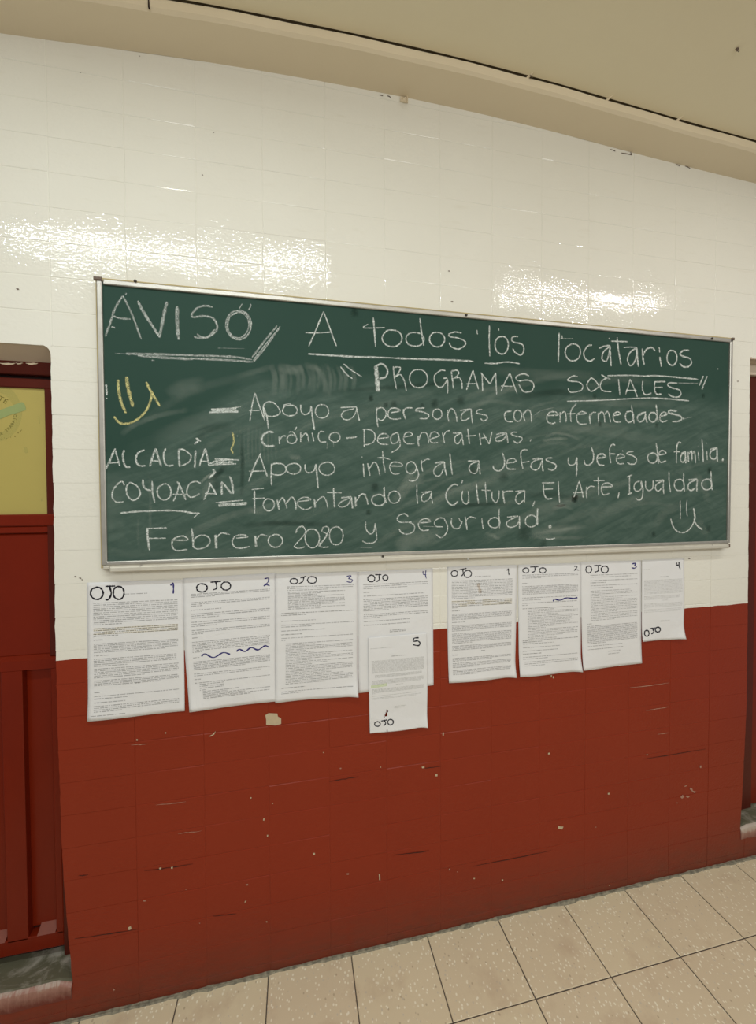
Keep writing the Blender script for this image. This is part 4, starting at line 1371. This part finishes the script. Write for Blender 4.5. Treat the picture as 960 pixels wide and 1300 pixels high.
def make_sheet(sh, label, ytop, ybot, paras, hand, group=None, holes=(), green=False, hil=(), cut=None):
    root = empty('paper_notice', tuple(sh.P(.5, 0)))
    tag(root, label, 'notice', 'printed notices taped below the chalkboard')
    nx_, ny_ = (26, 36) if not holes else (70, 100)
    v, f = [], []
    for j in range(ny_ + 1):
        for i in range(nx_ + 1):
            v.append(tuple(sh.P(i / nx_, j / ny_)))
    b = len(v)

    def inside(s, t):
        for poly in holes:
            c = False
            for k in range(len(poly)):
                (xa, ya), (xb, yb) = poly[k], poly[k - 1]
                if (ya > t) != (yb > t) and s < (xb - xa) * (t - ya) / (yb - ya) + xa:
                    c = not c
            if c:
                return True
        return False
    for j in range(ny_):
        for i in range(nx_):
            if holes and inside((i + .5) / nx_, (j + .5) / ny_):
                continue
            if cut and ((i / nx_) / cut[0] + (1 - (j + 1) / ny_) / cut[1] < 1.0):
                continue
            a = j * (nx_ + 1) + i
            f.append((a, a + nx_ + 1, a + nx_ + 2, a + 1))
    o = mk('sheet', v, f, M_PAPER, root, smooth=True)
    mod = o.modifiers.new('thickness', 'SOLIDIFY')
    mod.thickness = 0.0003
    mod.offset = -1
    # printed lines
    v, f, mi = [], [], []
    mats = [M_PRINT, M_BOLD, M_LIGHTP, M_HILITE]
    H = ybot - ytop
    for (y0, y1, n, s0, s1, last, kind) in paras:
        for r in range(n):
            yy = lerp(y0, y1, r / max(1, n - 1)) if n > 1 else (y0 + y1) / 2
            t = (yy - ytop) / H
            rag = kind.startswith('r')
            end = last if r == n - 1 else (s1 if not rag or rn.random() < .45 else rn.uniform(lerp(s0, s1, .3), s1))
            h = 0.0062 / 2 if n < 16 else 0.0056 / 2
            if 'p' in kind:
                h = 0.0046 / 2
            mat_i = 1 if 'b' in kind else (2 if 'p' in kind else 0)
            s = s0 + rn.uniform(0, .004)
            while s < end - .005:
                L = min(rn.choice([.012, .02, .03, .04, .055, .07]), end - s)
                hh = h * rn.uniform(.75, 1.1)
                for (q, w_) in ((t, hh),):
                    k = len(v)
                    for a_, b_ in ((s, q - w_), (s, q + w_), (s + L, q + w_), (s + L, q - w_)):
                        v.append(tuple(sh.P(a_, b_, 0.00035)))
                    f.append((k, k + 1, k + 2, k + 3))
                    mi.append(mat_i)
                s += L + rn.uniform(.006, .011)
    for (ya, yb, s0, s1) in hil:
        for r in range(int((yb - ya) / 15) + 1):
            t = (ya + r * 15 - ytop) / H
            nseg = 8
            for q in range(nseg):
                if rn.random() < .25:
                    continue
                k = len(v)
                a0, a1 = lerp(s0, s1, q / nseg), lerp(s0, s1, (q + 1) / nseg)
                for a_, b_ in ((a0, t - .0042), (a0, t + .0042), (a1, t + .0042), (a1, t - .0042)):
                    v.append(tuple(sh.P(a_, b_, 0.00022)))
                f.append((k, k + 1, k + 2, k + 3))
                mi.append(3)
    pr_ = mk('printed_text', v, f, None, root, mats=mats, midx=mi)
    pr_['kind'] = 'stuff'
    if green:
        k = [tuple(sh.P(s, t, .0002)) for s, t in green]
        mk('green_highlight', k, [tuple(range(len(k)))], M_GREENH, root)
    # handwriting
    for nm, mt, wd, s in hand:
        vv, ff = [], []
        for w_, pts in parse(s, 0, 0, 1.0):
            ww = (w_ or wd) / sh.sc
            Q = [sh.P(*sh.st(a_, b_), 0.0005) for a_, b_ in pts]
            hw = ww * (Q[0] - CAM).length / F * .5
            b0 = len(vv)
            n = len(Q)
            for i, p in enumerate(Q):
                d = Q[min(i + 1, n - 1)] - Q[max(i - 1, 0)]
                d.y = 0
                d = d.normalized() if d.length > 1e-9 else Vector((1, 0, 0))
                nn = Vector((-d.z, 0, d.x)) * hw * (1 + .25 * math.sin(i * .9 + b0))
                vv += [tuple(p - nn), tuple(p + nn)]
            for i in range(n - 1):
                a = b0 + 2 * i
                ff.append((a, a + 1, a + 3, a + 2))
        ho = mk(nm, vv, ff, mt, root)
        ho['label'] = ('blue' if mt is M_BLUE else 'black') + ' marker ' + ('wavy line' if nm == 'marker_line' else 'handwriting')
    return root


K, B_ = M_BLACK, M_BLUE
HW = 'handwriting'
make_sheet(Sheet([(110.7, 739.6), (232.2, 735.5), (235, 901.8), (112.5, 914)], 6.664, 105, 725, 0.0012, seed=1),
           'first and leftmost big sheet, marked OJO 1, hanging beside the left door', 97, 1260,
           [(205, 205, 1, .38, .62, .62, 'n'), (273, 455, 12, .06, .94, .35, 'n'), (490, 552, 5, .06, .94, .32, 'b'), (585, 585, 1, .06, .16, .16, 'b'), (620, 690, 6, .06, .94, .8, 'n'), (718, 718, 1, .06, .22, .22, 'n'), (748, 808, 5, .06, .92, .4, 'n'),
            (832, 905, 6, .06, .94, .58, 'n'), (932, 972, 4, .06, .94, .75, 'n'), (975, 975, 1, .48, .53, .53, 'b'), (1030, 1030, 1, .06, .13, .13, 'b'), (1062, 1084, 2, .06, .94, .4, 'n'), (1116, 1116, 1, .06, .38, .38, 'n'), (1145, 1190, 4, .06, .94, .35, 'n'), (1222, 1222, 1, .03, .38, .38, 'n')],
           [(HW, K, 10, 'o 120 185 52 52/190 128 270 125/225 130 238 190 215 238 190 238/o 300 182 45 55'), (HW, B_, 9, '740 120 765 98/765 98 767 145 765 188')], hil=[(490, 548, .06, .94)])
make_sheet(Sheet([(232.4, 734.3), (350.5, 727), (350.5, 889), (241.4, 902.6)], 6.844, 228, 720, 0.0008, bow=(-.006, 0), seed=2),
           'big sheet marked OJO 2 with two blue wavy lines, second of the left row', 98, 1250,
           [(240, 265, 3, .08, .93, .34, 'n'), (313, 342, 3, .08, .93, .2, 'n'), (377, 377, 1, .08, .4, .4, 'n'), (412, 445, 3, .08, .93, .38, 'n'), (482, 518, 3, .08, .93, .35, 'n'), (553, 585, 3, .08, .93, .2, 'n'), (618, 618, 1, .08, .15, .15, 'b'), (655, 742, 7, .08, .93, .18, 'n'),
            (790, 790, 1, .08, .16, .16, 'b'), (828, 892, 6, .08, .93, .65, 'n'), (932, 948, 2, .08, .93, .82, 'n'), (980, 980, 1, .08, .15, .15, 'b'), (1010, 1012, 1, .08, .93, .93, 'n'), (1026, 1076, 4, .13, .4, .2, 'r'), (1090, 1150, 6, .16, .93, .7, 'r')],
           [(HW, K, 10, 'o 193 178 45 36/265 130 355 122/310 130 318 180 290 195/o 398 162 40 36'), (HW, B_, 8, '735 100 770 95 765 130 728 162/728 162 755 152 782 160'), ('marker_line', B_, 9, '200 770 230 748 300 780 380 738 440 752'), ('marker_line', B_, 10, '495 728 520 710 570 728 620 695 680 715 740 680 772 690')])
make_sheet(Sheet([(349.3, 728.5), (453.9, 725.7), (453.9, 881.2), (349.7, 891.3)], 7.024, 340, 715, 0.0022, curl=.010, curl_corner=(0, .012), seed=3),
           'big sheet marked OJO 3 with long lists, third of the left row', 95, 1238,
           [(213, 245, 3, .14, .95, .63, 'n'), (262, 412, 13, .15, .84, .55, 'r'), (448, 466, 2, .07, .95, .37, 'b'), (518, 518, 1, .07, .48, .48, 'n'), (553, 570, 2, .07, .95, .43, 'n'), (605, 605, 1, .07, .6, .6, 'n'), (638, 638, 1, .07, .33, .33, 'b'), (670, 688, 2, .07, .94, .12, 'n'),
            (720, 1080, 27, .12, .94, .6, 'r'), (1115, 1115, 1, .07, .35, .35, 'b'), (1148, 1164, 2, .07, .94, .3, 'n')],
           [(HW, K, 9, 'o 228 158 33 24/285 130 335 115/315 122 305 160 270 182/o 387 147 40 30'), (HW, B_, 7, '700 115 740 110 715 135/715 135 750 145 740 168 700 162')])
make_sheet(Sheet([(454.2, 725.9), (549.4, 721.4), (550.3, 869.6), (455, 879.7)], 7.426, 445, 710, 0.0006, curl=.0015, seed=4),
           'big sheet marked OJO 4, last of the left row, partly under a smaller page', 118, 1260,
           [(243, 280, 3, .07, .93, .65, 'n'), (315, 315, 1, .07, .15, .15, 'b'), (350, 350, 1, .07, .88, .88, 'n'), (383, 488, 8, .07, .93, .4, 'n'), (525, 558, 3, .07, .93, .28, 'n'), (590, 590, 1, .07, .68, .68, 'n'), (625, 625, 1, .07, .68, .68, 'n'), (688, 702, 2, .41, .63, .62, 'b')],
           [(HW, K, 10, 'o 192 180 32 32/228 145 285 145/262 150 265 190 240 210/o 322 172 25 25'), (HW, B_, 7, '680 110 682 140 710 145/708 105 705 150 712 180')])
sh5 = Sheet([(467.1, 809), (540.9, 803), (541.2, 920.5), (469.3, 930)], 9.29, 458, 795, 0.0056, bow=(0, .003), curl=.006, curl_corner=(0, .012), seed=5)
tear = [sh5.st(a, b) for a, b in ((303, 944), (309, 1000), (297, 1054), (268, 1060), (286, 1010))]
tear2 = [sh5.st(a, b) for a, b in ((300, 1204), (312, 1245), (285, 1250))]
make_sheet(sh5, 'torn small page marked 5 and OJO, pasted over another sheet', 130, 1255,
           [(262, 262, 1, .03, .4, .4, 'p'), (368, 368, 1, .38, .62, .62, 'b'), (410, 550, 15, .05, .94, .94, 'p'), (580, 605, 4, .1, .9, .85, 'p'), (640, 682, 5, .05, .93, .88, 'p'), (705, 705, 1, .45, .58, .58, 'p'), (742, 792, 6, .05, .93, .1, 'p'), (822, 822, 1, .05, .8, .8, 'p'), (845, 858, 2, .05, .9, .8, 'p'), (968, 985, 2, .42, .63, .6, 'p')],
           [(HW, K, 11, 'o 190 1140 32 28/232 1105 300 1090/270 1100 285 1130 262 1160/o 340 1115 32 32'), (HW, K, 13, '675 128 620 135 612 170 660 165 688 190 670 220 605 210')],
           holes=[tear, tear2], green=[(.03, .50), (.30, .49), (.30, .52), (.03, .53)])
make_sheet(Sheet([(567.8, 719.6), (656.8, 717), (653.5, 858.6), (569.6, 866.5)], 7.648, 560, 705, 0.0012, bow=(-.002, 0), curl=.008, curl_corner=(0, .014), seed=6),
           'sheet marked OJO 1 with ochre highlighting and a brown stain, first of the right row', 112, 1235,
           [(213, 213, 1, .38, .61, .61, 'n'), (250, 420, 12, .06, .93, .38, 'n'), (450, 510, 5, .06, .93, .14, 'b'), (540, 540, 1, .06, .17, .17, 'b'), (573, 625, 5, .06, .93, .45, 'n'), (652, 652, 1, .06, .25, .25, 'n'), (685, 735, 5, .06, .93, .35, 'n'),
            (765, 855, 8, .06, .93, .35, 'n'), (885, 922, 4, .06, .93, .68, 'n'), (945, 945, 1, .48, .54, .54, 'b'), (970, 970, 1, .06, .14, .14, 'b'), (1003, 1028, 3, .06, .93, .65, 'n'), (1052, 1090, 4, .06, .93, .45, 'n'), (1118, 1158, 4, .06, .93, .42, 'n')],
           [(HW, K, 9, 'o 127 175 30 28/170 140 240 125/205 135 208 180 190 202/o 252 178 36 34'), (HW, K, 8, '632 145 650 128/650 128 650 160 655 190'), ('coffee_stain', M_STAIN, 26, '352 270 365 320 375 365')], hil=[(448, 500, .06, .93)])
make_sheet(Sheet([(657.6, 717), (737.6, 714.4), (736.8, 851.3), (658.9, 858.4)], 7.88, 650, 700, 0.0016, bow=(-.001, 0), curl=.009, curl_corner=(0, .012), seed=7),
           'sheet marked OJO 2 with one blue underline, second of the right row', 135, 1248,
           [(240, 270, 3, .06, .95, .36, 'n'), (322, 322, 1, .06, .16, .16, 'b'), (353, 430, 7, .06, .95, .9, 'n'), (468, 490, 2, .06, .95, .35, 'n'), (520, 540, 2, .06, .93, .14, 'n'), (574, 574, 1, .06, .87, .87, 'b'), (590, 880, 20, .14, .95, .6, 'r'),
            (895, 910, 2, .06, .95, .37, 'b'), (928, 928, 1, .06, .55, .55, 'n'), (966, 966, 1, .06, .65, .65, 'n'), (1000, 1000, 1, .06, .62, .62, 'n'), (1028, 1028, 1, .06, .35, .35, 'b'), (1060, 1078, 2, .06, .95, .45, 'n'), (1108, 1145, 3, .08, .95, .4, 'n')],
           [(HW, K, 9, 'o 134 188 30 25/175 155 255 152/222 158 220 195 190 210/o 298 188 32 26'), (HW, K, 7, '618 150 640 145 645 160 615 188/615 188 640 182 668 187'), ('marker_line', B_, 11, '402 495 420 475 470 485 540 462 600 468 650 460')])
make_sheet(Sheet([(737, 713.3), (813.9, 711.2), (813.9, 841.4), (739.4, 850.5)], 6.4, 730, 700, 0.0010, bow=(-.001, 0), curl=.006, seed=8),
           'sheet marked OJO 3 with dense print, third of the right row', 85, 963,
           [(196, 212, 2, .15, .93, .82, 'n'), (240, 240, 1, .15, .93, .93, 'n'), (258, 258, 1, .15, .4, .4, 'b'), (282, 300, 2, .15, .93, .52, 'n'), (325, 565, 19, .15, .93, .55, 'r'), (592, 592, 1, .09, .17, .17, 'b'), (612, 752, 14, .09, .93, .4, 'n'),
            (775, 775, 1, .09, .68, .68, 'n'), (802, 802, 1, .09, .68, .68, 'n'), (830, 852, 2, .42, .63, .62, 'n')],
           [(HW, K, 8, 'o 108 145 23 28/150 115 205 112/182 115 182 155 155 168/o 235 145 28 28'), (HW, B_, 7, '460 100 490 95 478 112/478 112 495 122 480 135 455 132')])
make_sheet(Sheet([(814.4, 711), (867.8, 709), (866.9, 809.8), (814.2, 814)], 6.4, 730, 700, 0.0022, bow=(0, .004), curl=.008, curl_corner=(0, .006), seed=9),
           'small short page marked 4 with slanted OJO, rightmost of all the sheets', 70, 730,
           [(147, 147, 1, .04, .18, .18, 'p'), (211, 211, 1, .42, .63, .63, 'b'), (237, 320, 11, .05, .95, .95, 'p'), (330, 346, 3, .05, .95, .9, 'p'), (367, 392, 4, .05, .9, .6, 'p'), (404, 404, 1, .45, .6, .6, 'p'), (428, 462, 5, .05, .95, .1, 'p'), (475, 495, 3, .05, .93, .85, 'p'), (570, 577, 2, .42, .65, .65, 'p')],
           [(HW, K, 8, 'o 575 662 18 25/600 625 640 620/622 628 632 650 612 668/o 663 632 20 20'), (HW, K, 7, '820 90 818 110 840 108/838 85 840 120 848 142')])

# ------------------------------------------------------------ fluorescent strip lamps under the ceiling behind the photographer
for i, (lx, ly, ln, en, lc) in enumerate(LAMPS):
    r = empty('strip_lamp', (lx, ly, 3.098))
    tag(r, ['white fluorescent strip lamp under the ceiling towards the left door', 'white fluorescent strip lamp under the ceiling towards the right door'][i], 'lamp', 'strip lamps under the ceiling')
    mb = MB()
    mb.box(lx - ln / 2 - .03, lx + ln / 2 + .03, ly - .06, ly + .06, 3.045, 3.098)
    mb.build('lamp_body', M_GREY, r)
    mb = MB()
    mb.box(lx - ln / 2 - .03, lx - ln / 2 - .01, ly - .04, ly + .04, 3.01, 3.05)
    mb.box(lx + ln / 2 + .01, lx + ln / 2 + .03, ly - .04, ly + .04, 3.01, 3.05)
    mb.build('end_cap', M_GREY, r)
